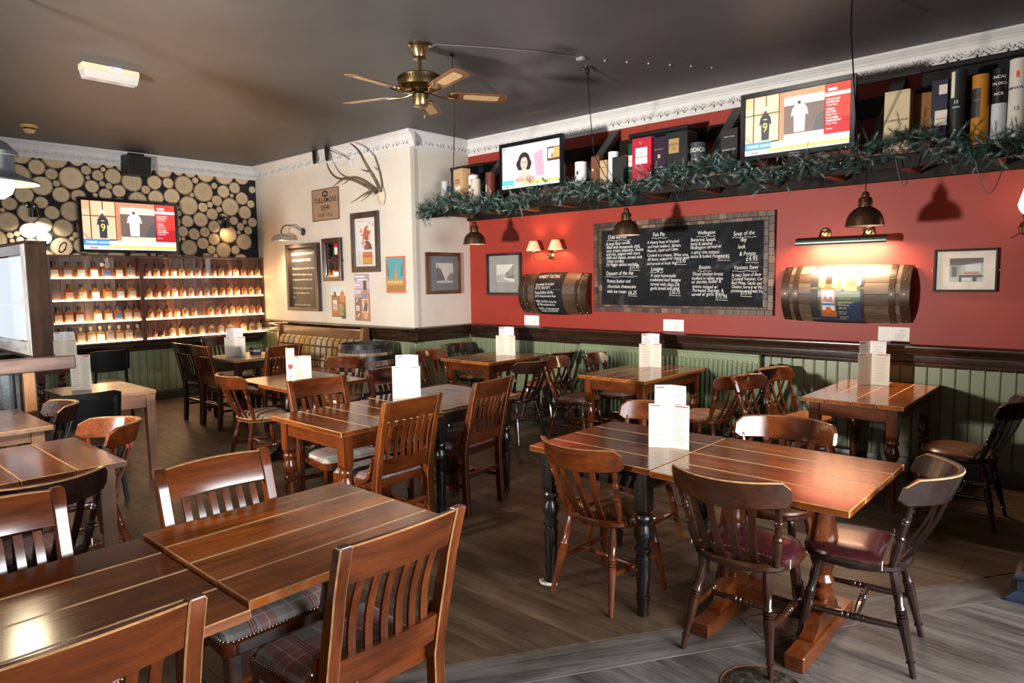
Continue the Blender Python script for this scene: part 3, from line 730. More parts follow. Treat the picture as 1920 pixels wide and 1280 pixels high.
table('small worn table at the left edge by the pine post', -5.95, -5.05, .62, 1.22, 'x', 2, TOPC, WP, 'square', groove=NG, ap=.07)

# ------------------------------------------------------------------ the chairs in their places
GS = 'slat-back chairs'; GB = 'bow-back chairs'; GP = 'black panel chairs'
chair('slat', -2.36, 1.18, -90, 'slat chair with sunlit pale back facing us, behind the scratched left foreground table', GS, worn=WORN)
chair('slat', -2.40, .44, -90, 'slat chair with sunlit back at the left edge, behind the left foreground table', GS, worn=WORN)
chair('slat', -1.83, 1.20, 90, 'nearest full slat chair, red and grey plaid seat, back turned to us in the foreground', GS, worn=WORN)
chair('slat', -1.84, .40, 90, 'slat chair cropped by the bottom left corner, only its back showing', GS, worn=WORN)
chair('slat', -4.02, 2.66, -95, 'slat chair facing us behind the glossy brown middle table, left of its menu', GS)
chair('slat', -4.07, 3.38, -94, 'slat chair half hidden by the menu on the middle table, facing us', GS, wd=WM, cloth=P_GREY)
chair('slat', -3.46, 2.58, 92, 'slat chair with its back to us at the glossy brown middle table', GS, cloth=P_GREY)
chair('slat', -3.60, 3.40, 98, 'slat chair with its back to us at the black-legged middle table', GS, wd=WM)
chair('slat', -7.72, 3.62, 0, 'dark slat chair seen from behind at the table with the reserved sign', GS, wd=WM, cloth=P_GREY)
chair('slat', -8.20, 3.62, 2, 'very dark slat chair left of another, by the green wainscot', GS, wd=WK, cloth=P_GREY, worn=WORN2)
chair('slat', -7.24, 3.86, 97, 'dark slat chair between the reserved-sign table and the wine leaflet', GS, wd=WM, cloth=P_GREY)
chair('slat', -8.52, 4.02, -95, 'slat chair below the bottle cabinet, just its top rail showing behind a menu', GS, wd=WM, cloth=P_GREY)
chair('bow', -1.96, 2.93, -4, 'brown bow chair with tan leather seat at the left of the black-legged right table', GB, worn=WORN2)
chair('bow', -1.20, 2.90, 2, 'dark bow chair with oxblood seat, back to us, front centre right', GB, wd=set_of('dark_walnut_varnish', (.017, .006, .003), (.056, .017, .006), .20, coat=.3, scratch=.25, bmp=.015, rvar=.12), seat=LOX, worn=WORN)
chair('bow', -.83, 3.22, 97, 'dark bow chair with shiny oxblood seat at the right end of the pedestal table', GB, wd=WK, seat=LOX, worn=WORN, depth=.17, wide=.53)
chair('bow', -1.36, 3.56, 183, 'wide brown bow chair facing us behind the bright pedestal table', GB, depth=.16, wide=.54)
chair('bow', -2.20, 3.55, 176, 'brown bow chair facing us behind the large bright menu', GB, depth=.16)
chair('bow', -3.62, .74, 93, 'black-brown bow chair at the left edge showing its long worn crest rail', GB, wd=WK, seat=P_RED, worn=WORN)
chair('bow', -4.42, 1.13, 182, 'brown bow chair with red plaid seat beside the dark table on the left', GB, seat=P_RED, depth=.24, wide=.47)
chair('bow', -5.45, 1.08, 176, 'black bow chair at the small worn table on the left', GB, wd=WK, seat=LDK, worn=WORN, depth=.15, wide=.44)
chair('panel', -5.87, 1.585, 92, 'black chair with plain panel back in front of the pale limed table', GP)
chair('panel', -9.31, 2.82, 90, 'black panel chair below the bottle cabinet, by the far left table', GP)
chair('bow', -5.83, 3.03, -4, 'brown bow chair with plaid seat seen from behind, left of the wine leaflet table', GB, seat=P_TERRA, seat_worn=True)
chair('bow', -6.00, 3.96, 212, 'small brown bow chair standing before the barrel', GB, seat=LBRN, depth=.17, wide=.46)
chair('bow', -5.68, 5.18, -88, 'red-brown chair with arrow spindles by the cream corner', GB, wd=WM, seat=LTAN, spindles=True, worn=WORN2)
chair('bow', -6.02, 5.98, -84, 'dark bow chair with tan seat in the corner behind the farthest wall table', GB, wd=WK, seat=LTAN, worn=WORN2)
chair('bow', -4.62, 5.16, 86, 'near black bow chair with tan seat, right of the farthest wall table', GB, wd=WK, seat=LTAN, worn=WORN2)
chair('bow', -4.88, 5.98, 92, 'black bow chair at the wall side of the farthest wall table', GB, wd=WK, seat=LTAN, worn=WORN2)
chair('bow', -4.06, 5.48, -84, 'brown bow chair with terracotta plaid seat, left of the radiator table, nearer', GB, seat=P_TERRA)
chair('bow', -3.92, 6.00, -80, 'brown bow chair with plaid seat by the radiator, left of its table', GB, seat=P_TERRA, wd=WM)
chair('bow', -2.66, 5.45, 84, 'brown bow chair with plaid seat, right of the radiator table', GB, seat=P_TERRA)
chair('bow', -2.64, 5.98, 95, 'dark bow chair against the radiator, right of its table', GB, seat=LDK, wd=WK, worn=WORN2)
chair('bow', -1.96, 5.30, -95, 'brown bow chair with tan seat pushed up to the far right wall table', GB, seat=LTAN, wd=WM)
chair('bow', -1.98, 5.86, -100, 'brown bow chair behind another, close to the wainscot', GB, seat=LTAN, wd=WD)
chair('bow', -.78, 5.40, 88, 'chair in deep shadow at the far right behind the pillar end', GB, seat=LBRN, wd=WK, worn=WORN2)
# ------------------------------------------------------------------ flat print and lettering (local frame: x right, z up, facing -y)
def flat(name, shapes, parent, y=0.0, step=.00015, em=0.0, rough=.55, loc=(0, 0, 0), cuts=()):
    """shapes: (colour, polygon in x-z); later shapes lie on top. Printed paper or a lit screen."""
    bm = new(); mats = []; idx = {}
    for i, (col, poly) in enumerate(shapes):
        k = tuple(round(c, 3) for c in col)
        if k not in idx:
            nm = ('screen_' if em else 'print_') + '_'.join(str(int(c * 999)) for c in k)
            idx[k] = len(mats)
            mats.append(emis(nm + '_%d' % int(em * 100), k, em) if em else plain(nm, k, rough, var=.03))
        vs = [bm.verts.new((x, y - step * (i + 1), z)) for x, z in poly]
        bm.faces.new(vs).material_index = idx[k]
    for c in cuts: bmesh.ops.bisect_plane(bm, geom=bm.verts[:] + bm.edges[:] + bm.faces[:], plane_co=(0, 0, c), plane_no=(0, 0, 1))
    me = bpy.data.meshes.new(name); bm.normal_update()
    for f in bm.faces:
        if f.normal.y > 0: f.normal_flip()
    bm.to_mesh(me); bm.free()
    for m in mats: me.materials.append(m)
    return place(name, me, parent, loc)
def R4(x0, x1, z0, z1): return [(x0, z0), (x1, z0), (x1, z1), (x0, z1)]
def ELL(cx, cz, rx, rz, n=18): return [(cx + rx * math.cos(2 * PI * k / n), cz + rz * math.sin(2 * PI * k / n)) for k in range(n)]
def letters(name, lines, parent, y, mat, bold=0.0, shear=0.0, jitter=0.0, loc=(0, 0, 0), rz=0, extr=0.0, sx=1.0):
    """lines: (text, x, z, size[, align]) joined as one piece of writing"""
    bm = new(); rj = random.Random(len(lines) * 31 + len(lines[0][0]))
    for ln in lines:
        s, x, z, size = ln[:4]; al = ln[4] if len(ln) > 4 else 'LEFT'
        cu = bpy.data.curves.new('lettering', 'FONT'); cu.body = s; cu.size = size; cu.align_x = al; cu.shear = shear; cu.offset = bold * size; cu.resolution_u = 2; cu.extrude = extr
        ob = bpy.data.objects.new('lettering', cu); link(ob)
        me = bpy.data.meshes.new_from_object(ob); bpy.data.objects.remove(ob); bpy.data.curves.remove(cu)
        a = rj.uniform(-jitter, jitter)
        me.transform(T(x, y, z) @ Matrix.Rotation(a, 4, 'Y') @ Matrix.Rotation(PI / 2, 4, 'X') @ Matrix.Diagonal((sx, 1, 1, 1)))
        bm.from_mesh(me); bpy.data.meshes.remove(me)
    me = bpy.data.meshes.new(name); bm.to_mesh(me); bm.free(); me.materials.append(mat)
    o = place(name, me, parent, loc, (0, 0, RAD(rz))); o['kind'] = 'stuff'; return o
chalk_m = plain('white_chalk', (.80, .80, .78), .9, var=.25, scale=60)
ink = plain('dark_print_ink', (.03, .03, .035), .6); gold_ink = plain('gold_print', (.45, .30, .10), .4); white_ink = plain('white_print', (.78, .78, .76), .6, var=.03)
grey_ink = plain('grey_print', (.33, .32, .31), .7)
def text_rules(name, parent, y, x0, x1, ztop, n, pitch, mat=None, seed=1, h=.35, centre=False):
    """rows of unreadably small printed words"""
    rr = random.Random(seed); bm = new()
    for i in range(n):
        z = ztop - i * pitch; x = x0; lim = x0 + (x1 - x0) * rr.uniform(.55, 1.0)
        row = []
        while x < lim:
            w = rr.uniform(.004, .014) * min(1, (x1 - x0) / .08 + .4); row.append((x, min(x + w, lim))); x += w + .0025
        sh = ((x1 + x0) / 2 - (row[0][0] + row[-1][1]) / 2) if centre and row else 0
        for a, b in row:
            vs = [bm.verts.new((p, y, q)) for p, q in ((a + sh, z), (b + sh, z), (b + sh, z + pitch * h), (a + sh, z + pitch * h))]; bm.faces.new(vs)
    me = bpy.data.meshes.new(name); bm.to_mesh(me); bm.free(); me.materials.append(mat or grey_ink); o = place(name, me, parent); o['kind'] = 'stuff'; return o

# ------------------------------------------------------------------ frames
def frame(t, w, h, fw, fd, m, parts='frame', bev=.003, y0=0.0):
    for (nm, c, s) in ((parts, (0, y0 - fd / 2, h / 2 - fw / 2), (w, fd, fw)), (parts, (0, y0 - fd / 2, -h / 2 + fw / 2), (w, fd, fw)), (parts, (-w / 2 + fw / 2, y0 - fd / 2, 0), (fw, fd, h - 2 * fw)), (parts, (w / 2 - fw / 2, y0 - fd / 2, 0), (fw, fd, h - 2 * fw))):
        bm = new(); box(bm, (0, 0, 0), s, bev); obj(nm, bm, m, t, c)
def panel(name, t, w, h, d, m, y=0.0, x=0, z=0, bev=0):
    bm = new(); box(bm, (0, 0, 0), (w, d, h), bev); return obj(name, bm, m, t, (x, y, z))
oak = wood('picture_oak', (.060, .022, .008), (.170, .070, .026), .3, 'x', vary=.2)
dkf = wood('dark_frame_wood', (.016, .008, .005), (.050, .026, .015), .3, 'x', vary=.2)
mount = plain('blue_grey_mount', (.17, .18, .195), .6); mount2 = plain('grey_mount', (.25, .245, .225), .6); cream_mount = plain('cream_mount', (.66, .61, .54), .6)
pane = glass('picture_glass', refl=.05)
SKY = (.62, .58, .50); BLD = (.13, .125, .12); BLD2 = (.22, .21, .20); ROAD = (.52, .50, .45)
# framed street photograph on the cream return wall
t = thing('framed_photograph', 'wood-framed old street photograph in a grey mount on the cream wall corner', 'picture', (XC, 5.85, 1.735), 90)
frame(t, .585, .52, .045, .028, oak); panel('mount', t, .50, .44, .004, mount, -.008)
flat('street_print', [(SKY, R4(-.12, .17, -.12, .13)), (BLD, [(-.12, -.1), (-.12, .06), (-.10, .07), (-.09, .12), (-.08, .07), (-.05, .05), (-.045, .08), (-.035, .04), (-.01, .0), (.02, -.06), (.03, -.09)]), (BLD2, [(.17, -.1), (.17, .0), (.13, .01), (.10, -.02), (.07, -.05), (.05, -.09)]), (ROAD, [(-.12, -.12), (.17, -.12), (.17, -.1), (.05, -.085), (.03, -.085), (-.12, -.10)]), (BLD, R4(.01, .018, -.1, -.085)), (BLD, R4(.05, .058, -.105, -.085))], t, -.0105)
panel('glass_pane', t, .495, .43, .002, pane, -.018)
t = thing('framed_photograph', 'black-framed street photograph on the red wall beside the double wall lamp', 'picture', (-5.825, YR, 1.715), 0)
frame(t, .585, .525, .032, .03, gloss_black); panel('mount', t, .53, .47, .004, mount2, -.008)
flat('street_print', [((.56, .55, .50), R4(-.13, .17, -.10, .12)), (BLD2, [(.17, -.04), (.17, .12), (.14, .10), (.08, .04), (.03, .02), (.0, -.03), (.05, -.05)]), (BLD, [(.17, -.06), (.17, -.01), (.09, -.03), (.05, -.05)]), ((.36, .35, .33), [(-.13, -.1), (-.13, -.02), (-.05, .0), (0, -.03), (-.03, -.06), (.17, -.1)]), (BLD, R4(-.10, -.095, -.08, .0)), (BLD, R4(-.02, -.015, -.07, .04))], t, -.0105)
panel('glass_pane', t, .52, .46, .002, pane, -.02)
t = thing('framed_photograph', 'black-framed shopfront photograph with broad cream mount at far right of the red wall', 'picture', (-.935, YR, 1.672), 0)
frame(t, .425, .335, .018, .025, gloss_black); panel('mount', t, .395, .305, .004, cream_mount, -.008)
flat('shopfront_print', [((.42, .46, .45), R4(-.105, .115, -.09, .095)), ((.07, .065, .065), R4(-.105, .115, .055, .095)), ((.10, .09, .085), [(-.105, .055), (.115, .075), (.115, .06), (-.105, .03)]), ((.30, .34, .33), R4(-.105, -.03, -.05, .04)), ((.10, .10, .10), R4(-.09, -.055, -.05, .03)), ((.55, .62, .61), R4(.0, .10, -.01, .045)), ((.09, .08, .08), R4(-.04, .115, -.055, -.035)), ((.60, .63, .62), R4(-.02, .04, -.08, -.058)), ((.05, .05, .05), R4(-.04, -.025, -.09, -.055)), ((.05, .05, .05), R4(.05, .075, -.085, -.055)), ((.45, .20, .20), R4(-.01, .09, -.028, -.010))], t, -.0105)
panel('glass_pane', t, .388, .298, .002, pane, -.018)
for s in (-1, 1):
    bm = new(); lathe(bm, [(.006, 0), (.006, .006), (0, .009)], 8, T(s * .222, 0, 0) @ Matrix.Rotation(PI / 2, 4, 'X')); obj('screw', bm, brass, t)

# ------------------------------------------------------------------ big chalkboard framed with stave blocks
t = thing('chalkboard', 'large menu chalkboard framed with cask-stave blocks on the red wall', 'chalkboard', (-3.427, YR, 1.765), 0)
m_, nt, b = nodes('smeared_chalkboard'); n1 = noise(nt, coords(nt, (1.5, 1, 2.2), rnd=False), 2.2, 6, .62, 1.5)
nt.links.new(ramp(nt, n1, [(.35, (.007, .008, .010)), (.55, (.012, .014, .017)), (.74, (.050, .056, .064))]), b.inputs['Base Color']); b.inputs['Roughness'].default_value = .75; b.inputs['Specular IOR Level'].default_value = .12; slate_m = m_
panel('slate', t, 1.86, .86, .018, slate_m, -.012)
blk_w = [wood('stave_block_%s' % k, d, l, .5, 'z', coat=0, vary=.9) for k, d, l in (('brown', (.040, .018, .009), (.12, .055, .025)), ('grey', (.065, .042, .027), (.16, .105, .068)), ('dark', (.022, .012, .008), (.06, .032, .018)))]
rb = random.Random(5)
def blocks(x0, x1, z0, z1, along_x, n, y):
    for k in range(n):
        f0, f1 = k / n, (k + 1) / n
        if along_x: a, b2, c, d = x0 + (x1 - x0) * f0, x0 + (x1 - x0) * f1, z0, z1
        else: a, b2, c, d = x0, x1, z0 + (z1 - z0) * f0, z0 + (z1 - z0) * f1
        bm = new(); box(bm, (0, 0, 0), (b2 - a - .0015, .030 + rb.uniform(0, .005), d - c - .0015), .002); obj('stave_block', bm, rb.choice(blk_w), t, ((a + b2) / 2, y, (c + d) / 2), smooth=0)
for z0, z1 in ((.435, .487), (-.487, -.435)): blocks(-1.007, 1.007, z0, z1, True, 26, -.02)
for x0, x1 in ((-1.007, -.955), (.955, 1.007)): blocks(x0, x1, -.435, .435, False, 12, -.02)
blocks(-.952, .952, .400, .433, True, 24, -.014); blocks(-.952, .952, -.433, -.408, True, 24, -.014)
blocks(-.952, -.905, -.408, .400, False, 11, -.014); blocks(.905, .952, -.408, .400, False, 11, -.014)
def para(title, tx, tz, ts, rows, x, z, sz, dz, price, px, pz, ul=None):
    L = [(title, tx, tz, ts)] + [(r, x + rb.uniform(-.006, .006), z - i * dz, sz) for i, r in enumerate(rows)] + ([(price, px, pz, sz * 1.15)] if price else [])
    letters('chalk_writing', [(q[0], q[1], q[2], q[3] * .98) for q in L], t, -.0225, chalk_m, bold=-.004, shear=.12, jitter=.03, sx=.76)
    bm = new(); w = ts * len(title) * .36
    pts = [(tx - .01 + w * i / 8, -.0225, tz - .018 + .005 * math.sin(i * 1.7)) for i in range(9)]; tube(bm, pts, .0022, 4)
    if price: tube(bm, [(px, -.0225, pz - .014), (px + sz * len(price) * .42, -.0225, pz - .018)], .002, 4)
    obj('chalk_underline', bm, chalk_m, t)
B0, BH = -.895, .77
def bx(u): return -.905 + 1.81 * u
def bz(v): return .40 - .81 * v
para('Chilli Burrito', bx(.04), bz(.115), .062, ['A large flour tortilla', 'filled with homemade chilli,', 'sour cream, jalapenos, cheese', 'and rice, topped with more', 'chilli and cheese, served with', 'crispy tortillas', '(v) veggie option available'], bx(.03), bz(.20), .052, .037, '£11.95', bx(.195), bz(.52))
para('Dessert of the day', bx(.03), bz(.60), .062, ['Peanut butter and', 'chocolate cheesecake', 'with ice cream'], bx(.035), bz(.70), .056, .056, '£6.25', bx(.185), bz(.86))
para('Fish Pie', bx(.35), bz(.115), .062, ['A Hearty feast of Smoked', 'and fresh haddock, Salmon,', 'Mussels, Squid and Clams', 'Cooked in a creamy, White wine', 'dill Sauce, topped w/ cheesy mash', 'and served w/ fresh Veg'], bx(.315), bz(.205), .047, .044, '£15.95', bx(.50), bz(.46))
para('Lasagne', bx(.34), bz(.55), .062, ['A tasty homemade', 'traditional beef lasagne', 'served with chips OR', 'garlic bread and salad'], bx(.335), bz(.63), .052, .045, '£10.75', bx(.46), bz(.85))
para('Wellington', bx(.63), bz(.125), .056, ['Butternut Squash,', 'lentil & almond', 'Wellington served w/', 'a spicy vine tomato', 'sauce & boiled Potatoes'], bx(.59), bz(.20), .051, .041, '£11.95', bx(.75), bz(.425))
para('Risotto', bx(.64), bz(.545), .058, ['Diced chicken breast', 'cooked in white wine', 'w/ chorizo, butter &', 'onions topped w/', 'Parmesan Shavings, &', 'served w/ garlic bread.'], bx(.60), bz(.62), .051, .041, '£11.95', bx(.74), bz(.90))
para('Soup of the', bx(.835), bz(.16), .060, ['    day', '  leek', '   & Potato'], bx(.85), bz(.23), .060, .068, '£4.95', bx(.905), bz(.46))
para('Venison Stew', bx(.84), bz(.555), .058, ['A tasty Stew of Slow', 'Cooked Venison, Carrots,', 'Red Wine, Garlic and', 'Onions Served w/ Mash', 'potatoes and fresh Veg'], bx(.83), bz(.64), .046, .037, '£13.95', bx(.88), bz(.855))

# ------------------------------------------------------------------ half-barrel wall pieces
stv = [wood('cask_stave_%s' % k, d, l, .5, 'x', coat=0, vary=.4, bmp=.2) for k, d, l in (('brown', (.030, .014, .007), (.11, .055, .026)), ('grey', (.055, .040, .028), (.16, .12, .085)))]
hoop_m = plain('brown_painted_hoop', (.045, .026, .017), .38, metal=.4, var=.3)
def cask_front(label, cx, cz, L, chord, n=6, grey=0.0, bulge=.035, darkc=None):
    t = thing('barrel_sign', label, 'barrel', (cx, YR - .016, cz), 0)
    sagi = .115; r0 = (chord * chord / 4 + sagi * sagi) / (2 * sagi); half = math.asin(chord / 2 / r0)
    def P_(u, a, dr):                                    # u -1..1 along, a angle
        k = 1 + .10 * (1 - u * u); r = r0 * k + dr
        return (u * L / 2, -(r * math.cos(a) - r0 * k * math.cos(half)) - .0, r * math.sin(a))
    rs = random.Random(int(L * 1000))
    for i in range(n):
        a0 = -half + 2 * half * i / n + .004; a1 = -half + 2 * half * (i + 1) / n - .004; bm = new(); rings = []; dr0 = rs.uniform(-.002, .002)
        for q in range(9):
            u = -1 + 2 * q / 8; rings.append([P_(u, a0, -.022), P_(u, a0, dr0 - .0015), P_(u, (a0 + a1) / 2, dr0 + .002), P_(u, a1, dr0 - .0015), P_(u, a1, -.022)])
        loft(bm, rings); obj('stave', bm, stv[1] if rs.random() < grey else stv[0], t)
    for u0, u1 in ((-.995, -.86), (-.79, -.70), (.70, .79), (.86, .995)):
        bm = new(); rings = []
        for q in range(15):
            a = -half + 2 * half * q / 14; rings.append([P_(u0, a, .0), P_(u0, a, .006), P_(u1, a, .006), P_(u1, a, .0)])
        loft(bm, rings); h = obj('hoop', bm, hoop_m, t)
        for q in range(5):
            a = -half * .9 + 2 * half * .9 * q / 4; p = P_((u0 + u1) / 2, a, .006); bm = new(); lathe(bm, [(.007, 0), (.005, .003), (0, .004)], 8, along(p, (p[0], p[1] - math.cos(a), p[2] + math.sin(a))), cap=False); obj('rivet', bm, brass, h)
    def curved(name, u0, u1, m, dr, am0=-1.0, am1=1.0):
        bm = new(); rings = []
        for q in range(17):
            a = half * (am0 + (am1 - am0) * q / 16); rings.append([P_(u0, a, dr - .003), P_(u0, a, dr), P_((u0 + u1) / 2, a, dr), P_(u1, a, dr), P_(u1, a, dr - .003)])
        loft(bm, rings); return obj(name, bm, m, t)
    return t, P_, half, curved
def wrap(o, P_, half, L, chord, dr):
    """bend flat artwork (x, z in metres) onto the cask face"""
    for v in o.data.vertices:
        u = v.co.x / (L / 2); a = half * v.co.z / (chord / 2); d = -v.co.y
        v.co = Vector(P_(u, a, dr + d))
slate_plain = plain('black_chalk_paint', (.011, .011, .013), .7, var=.4, scale=14, spec=.15)
t, P_, half, curved = cask_front('cask front with whisky tasting chalk notice, left of the big chalkboard', -4.985, 1.475, 1.0, .45, grey=.15)
curved('chalk_panel', -.49, .35, slate_plain, .004)
o = letters('chalk_writing', [('WHISKY TASTING', -.22, .15, .055), ('Courmonde Tue 1st April', -.225, .075, .036), ('@ 7.30 - SOLD OUT!', -.225, .045, .034), ('Raasay Distillery 13th May', -.225, .0, .036), ('@ 7.30 - fifteen pounds ask for details', -.225, -.03, .028), ('WHISKY COCKTAILS - Sunday 10am', -.225, -.08, .028), ('@ 7.30pm ask behind the bar', -.21, -.11, .031), ('TICKETS - £25 INCLUDES TOUR', -.21, -.155, .03), ('WHISKY, and SOUND BAR', -.19, -.185, .03)], t, -.0005, chalk_m, bold=-.003, shear=.08, jitter=.02, sx=.72)
wrap(o, P_, half, 1.0, .45, .004)
t, P_, half, curved = cask_front('cask front with a bottle poster, under the green picture light on the red wall', -1.80, 1.487, 1.03, .46, grey=.75)
curved('black_band', -.50, .34, plain('dark_band_paint', (.020, .020, .022), .5, var=.4, scale=12), .003)
def bottle_art(x, z, h, juice=(.36, .12, .03), cap=(.045, .022, .018)):
    w = h * .40; b = h * .66
    return [(juice, [(x - w / 2, z + .01), (x - w / 2 + .01, z), (x + w / 2 - .01, z), (x + w / 2, z + .01), (x + w / 2, z + b - .015), (x + w * .35, z + b), (x + w * .14, z + b + h * .03), (x + w * .14, z + h * .78), (x - w * .14, z + h * .78), (x - w * .14, z + b + h * .03), (x - w * .35, z + b), (x - w / 2, z + b - .015)]),
            (cap, R4(x - w * .20, x + w * .20, z + h * .74, z + h)), ((.60, .62, .66), R4(x - w * .40, x + w * .40, z + b * .25, z + b * .92)), ((.42, .18, .16), [(x - w * .36, z + b * .55), (x + w * .36, z + b * .52), (x + w * .2, z + b * .75), (x, z + b * .62), (x - w * .2, z + b * .8)]), ((.05, .22, .42), R4(x - w * .4, x + w * .4, z + b * .42, z + b * .50)), ((.55, .12, .04), ELL(x, z + b * .26, w * .2, w * .2, 14))]
art = [((.86, .80, .70), R4(-.17, .17, -.205, .20)), ((.62, .38, .20), [(-.17, .10), (-.10, .11), (0, .08), (.10, .09), (.17, .08), (.17, .0), (-.17, .0)]), ((.40, .20, .10), [(-.17, .09), (-.15, .12), (-.12, .10), (-.10, .12), (-.08, .06), (-.17, .04)]), ((.02, .045, .10), R4(-.17, .17, -.205, .03)), ((.05, .09, .03), [(-.17, .05), (0, .0), (.17, .06), (.17, -.05), (.0, -.07), (-.17, -.12)]), ((.42, .20, .11), [(-.02, .02), (-.02, .085), (-.01, .11), (0, .12), (.01, .11), (.02, .085), (.02, .02)]), ((.50, .26, .14), [(.045, .02), (.05, .055), (.055, .055), (.055, .115), (.05, .12), (.065, .135), (.09, .14), (.092, .155), (.098, .155), (.10, .14), (.125, .135), (.14, .12), (.135, .115), (.135, .055), (.14, .055), (.145, .02)]), ((.20, .09, .05), R4(.065, .073, .055, .115)), ((.20, .09, .05), R4(.083, .091, .055, .115)), ((.20, .09, .05), R4(.101, .109, .055, .115)), ((.20, .09, .05), R4(.118, .126, .055, .115))] + bottle_art(-.085, -.165, .315)
o = flat('poster_print', art, t, 0, .00015, rough=.35, cuts=[-.2 + .02 * k for k in range(21)]); wrap(o, P_, half, 1.03, .46, .0045)
o.location.x = 0
for v in o.data.vertices: v.co.x += 0
o2 = letters('poster_lettering', [('SINGLE MALT', .0, -.015, .018), ('WHISKY 46% ABV', .0, -.035, .016), ('NOW AVAILABLE', .0, -.06, .018), ('FROM THE BAR', .0, -.08, .016), ('PRICE £55', .0, -.10, .018), ('Also from our', .0, -.125, .014), ('online store', .0, -.14, .014), ('Use this code for', .0, -.165, .013), ('free delivery', .0, -.18, .013)], t, -.0062, plain('yellow_print', (.66, .60, .30), .5), bold=.0, sx=.8); wrap(o2, P_, half, 1.03, .46, .0045)
# flat sheets are on the cask a little left of its centre
for q in (o, o2): q.location.x = -.02

# ------------------------------------------------------------------ red wall lamps
oldbrass = plain('antique_brass', (.26, .17, .075), .35, metal=1, var=.25)
shade_m, nt, b = nodes('pleated_lamp_shade'); b.inputs['Base Color'].default_value = (.80, .42, .28, 1); b.inputs['Emission Color'].default_value = (1, .36, .14, 1); b.inputs['Emission Strength'].default_value = .75; b.inputs['Roughness'].default_value = .9
t = thing('wall_sconce', 'brass double wall lamp with two small peach shades', 'lamp', (-5.075, YR, 1.93), 0)
bm = new(); lathe(bm, [(.05, 0), (.05, .008), (.03, .018), (0, .02)], 16, T(0, 0, 0) @ Matrix.Rotation(PI / 2, 4, 'X')); obj('wall_plate', bm, oldbrass, t)
for s in (-1, 1):
    bm = new(); pts = [(0, -.02, -.02)] + [(s * (.05 + .06 * math.sin(a)), -.05 - .03 * a, -.02 - .05 * math.sin(a * 1.0)) for a in (.3, .7, 1.1)] + [(s * .145, -.12, -.06), (s * .165, -.125, -.02), (s * .165, -.125, .03)]
    tube(bm, pts, .0055, 6); arm = obj('arm', bm, oldbrass, t)
    bm = new(); lathe(bm, [(.008, .02), (.022, .03), (.022, .036), (.010, .042), (.010, .09), (0, .09)], 10, T(s * .165, -.125, 0)); obj('candle_cup', bm, oldbrass, arm)
    bm = new(); r = [(.088, .055), (.045, .165)]; lathe(bm, r, 20, T(s * .165, -.125, 0), cap=False); lathe(bm, [(.043, .165), (.086, .055)], 20, T(s * .165, -.125, 0), cap=False); obj('lamp_shade', bm, shade_m, t)
    point('sconce_bulb', (-5.075 + s * .165, YR - .125, 2.045), 9, WARM, .02)
t = thing('picture_light', 'long dark green picture light on two round brass brackets above the poster cask', 'lamp', (-1.81, YR, 1.93), 0)
grn = plain('dark_green_enamel', (.012, .030, .022), .25, metal=.3)
bm = new(); pts = []; prof = [(.0, .045), (-.03, .040), (-.052, .022), (-.058, -.005), (-.052, -.022), (-.046, -.022), (-.050, -.003), (-.045, .018), (-.026, .032), (0, .036)]
loft(bm, [[(x, -.16 + py, pz) for py, pz in prof] for x in (-.36, .36)]); obj('reflector', bm, grn, t)
for s in (-1, 1):
    bm = new(); lathe(bm, [(.048, 0), (.048, .008), (.036, .014), (.030, .012), (.02, .022), (0, .024)], 18, T(s * .175, 0, .085) @ Matrix.Rotation(PI / 2, 4, 'X')); pl_ = obj('rosette', bm, brass, t)
    bm = new(); tube(bm, [(s * .175, -.02, .085), (s * .175, -.07, .10), (s * .175, -.13, .08), (s * .175, -.16, .045)], .008, 8); obj('arm', bm, oldbrass, pl_)
bm = new(); tube(bm, [(-.33, -.165, .0), (.33, -.165, .0)], .012, 8); obj('tube_lamp', bm, emis('warm_tube', (1, .72, .42), 9), t)
area('picture_light_beam', (-1.81, YR - .165, 1.915), (-1.81, YR - .02, 1.3), .62, .03, 36, WARM2, 170)
# oil lamp at the right edge
t = thing('oil_lamp', 'lit oil-style wall lamp with white glass chimney at the right picture edge', 'lamp', (-.545, YR, 2.0), 0)
bm = new(); lathe(bm, [(.02, -.085), (.045, -.07), (.055, -.03), (.04, .005), (.022, .02), (.03, .045), (.028, .06), (.035, .065)], 18, T(0, -.20, 0)); obj('font', bm, oldbrass, t)
bm = new(); tube(bm, [(0, 0, -.10), (0, -.10, -.14), (0, -.20, -.10), (0, -.20, -.08)], .008, 8); obj('bracket', bm, oldbrass, t)
bm = new(); lathe(bm, [(.03, .07), (.052, .10), (.062, .135), (.05, .18), (.028, .26), (.020, .36), (.019, .42)], 18, T(0, -.20, 0), cap=False); obj('glass_chimney', bm, emis('lit_opal_glass', (1, .90, .74), 5), t)
bm = new(); tube(bm, [(.0, -.2, -.06), (-.05, -.21, -.075), (-.09, -.21, -.10)], .004, 6); obj('wick_key', bm, oldbrass, t)
point('oil_lamp_glow', (-.545, YR - .32, 2.16), 1.8, WARM2, .05)

# ------------------------------------------------------------------ small cards stuck on the red wall above the rail
for i, (x, z, lab) in enumerate(((-5.385, 1.145, 'white information card above the rail, left of the whisky tasting cask'), (-3.46, 1.152, 'white information card above the rail under the big chalkboard'), (-1.42, 1.15, 'white information card above the rail under the poster cask, tilted a little'))):
    t = thing('wall_card', lab, 'card', (x, YR, z), 0); panel('card', t, .235, .12, .0012, pap, -.0008)
    letters('card_print', [('abbey', .045, .025, .022)], t, -.0022, grey_ink); text_rules('card_text', t, -.0022, .01, .105, .005, 5, .011, seed=i, h=.3)
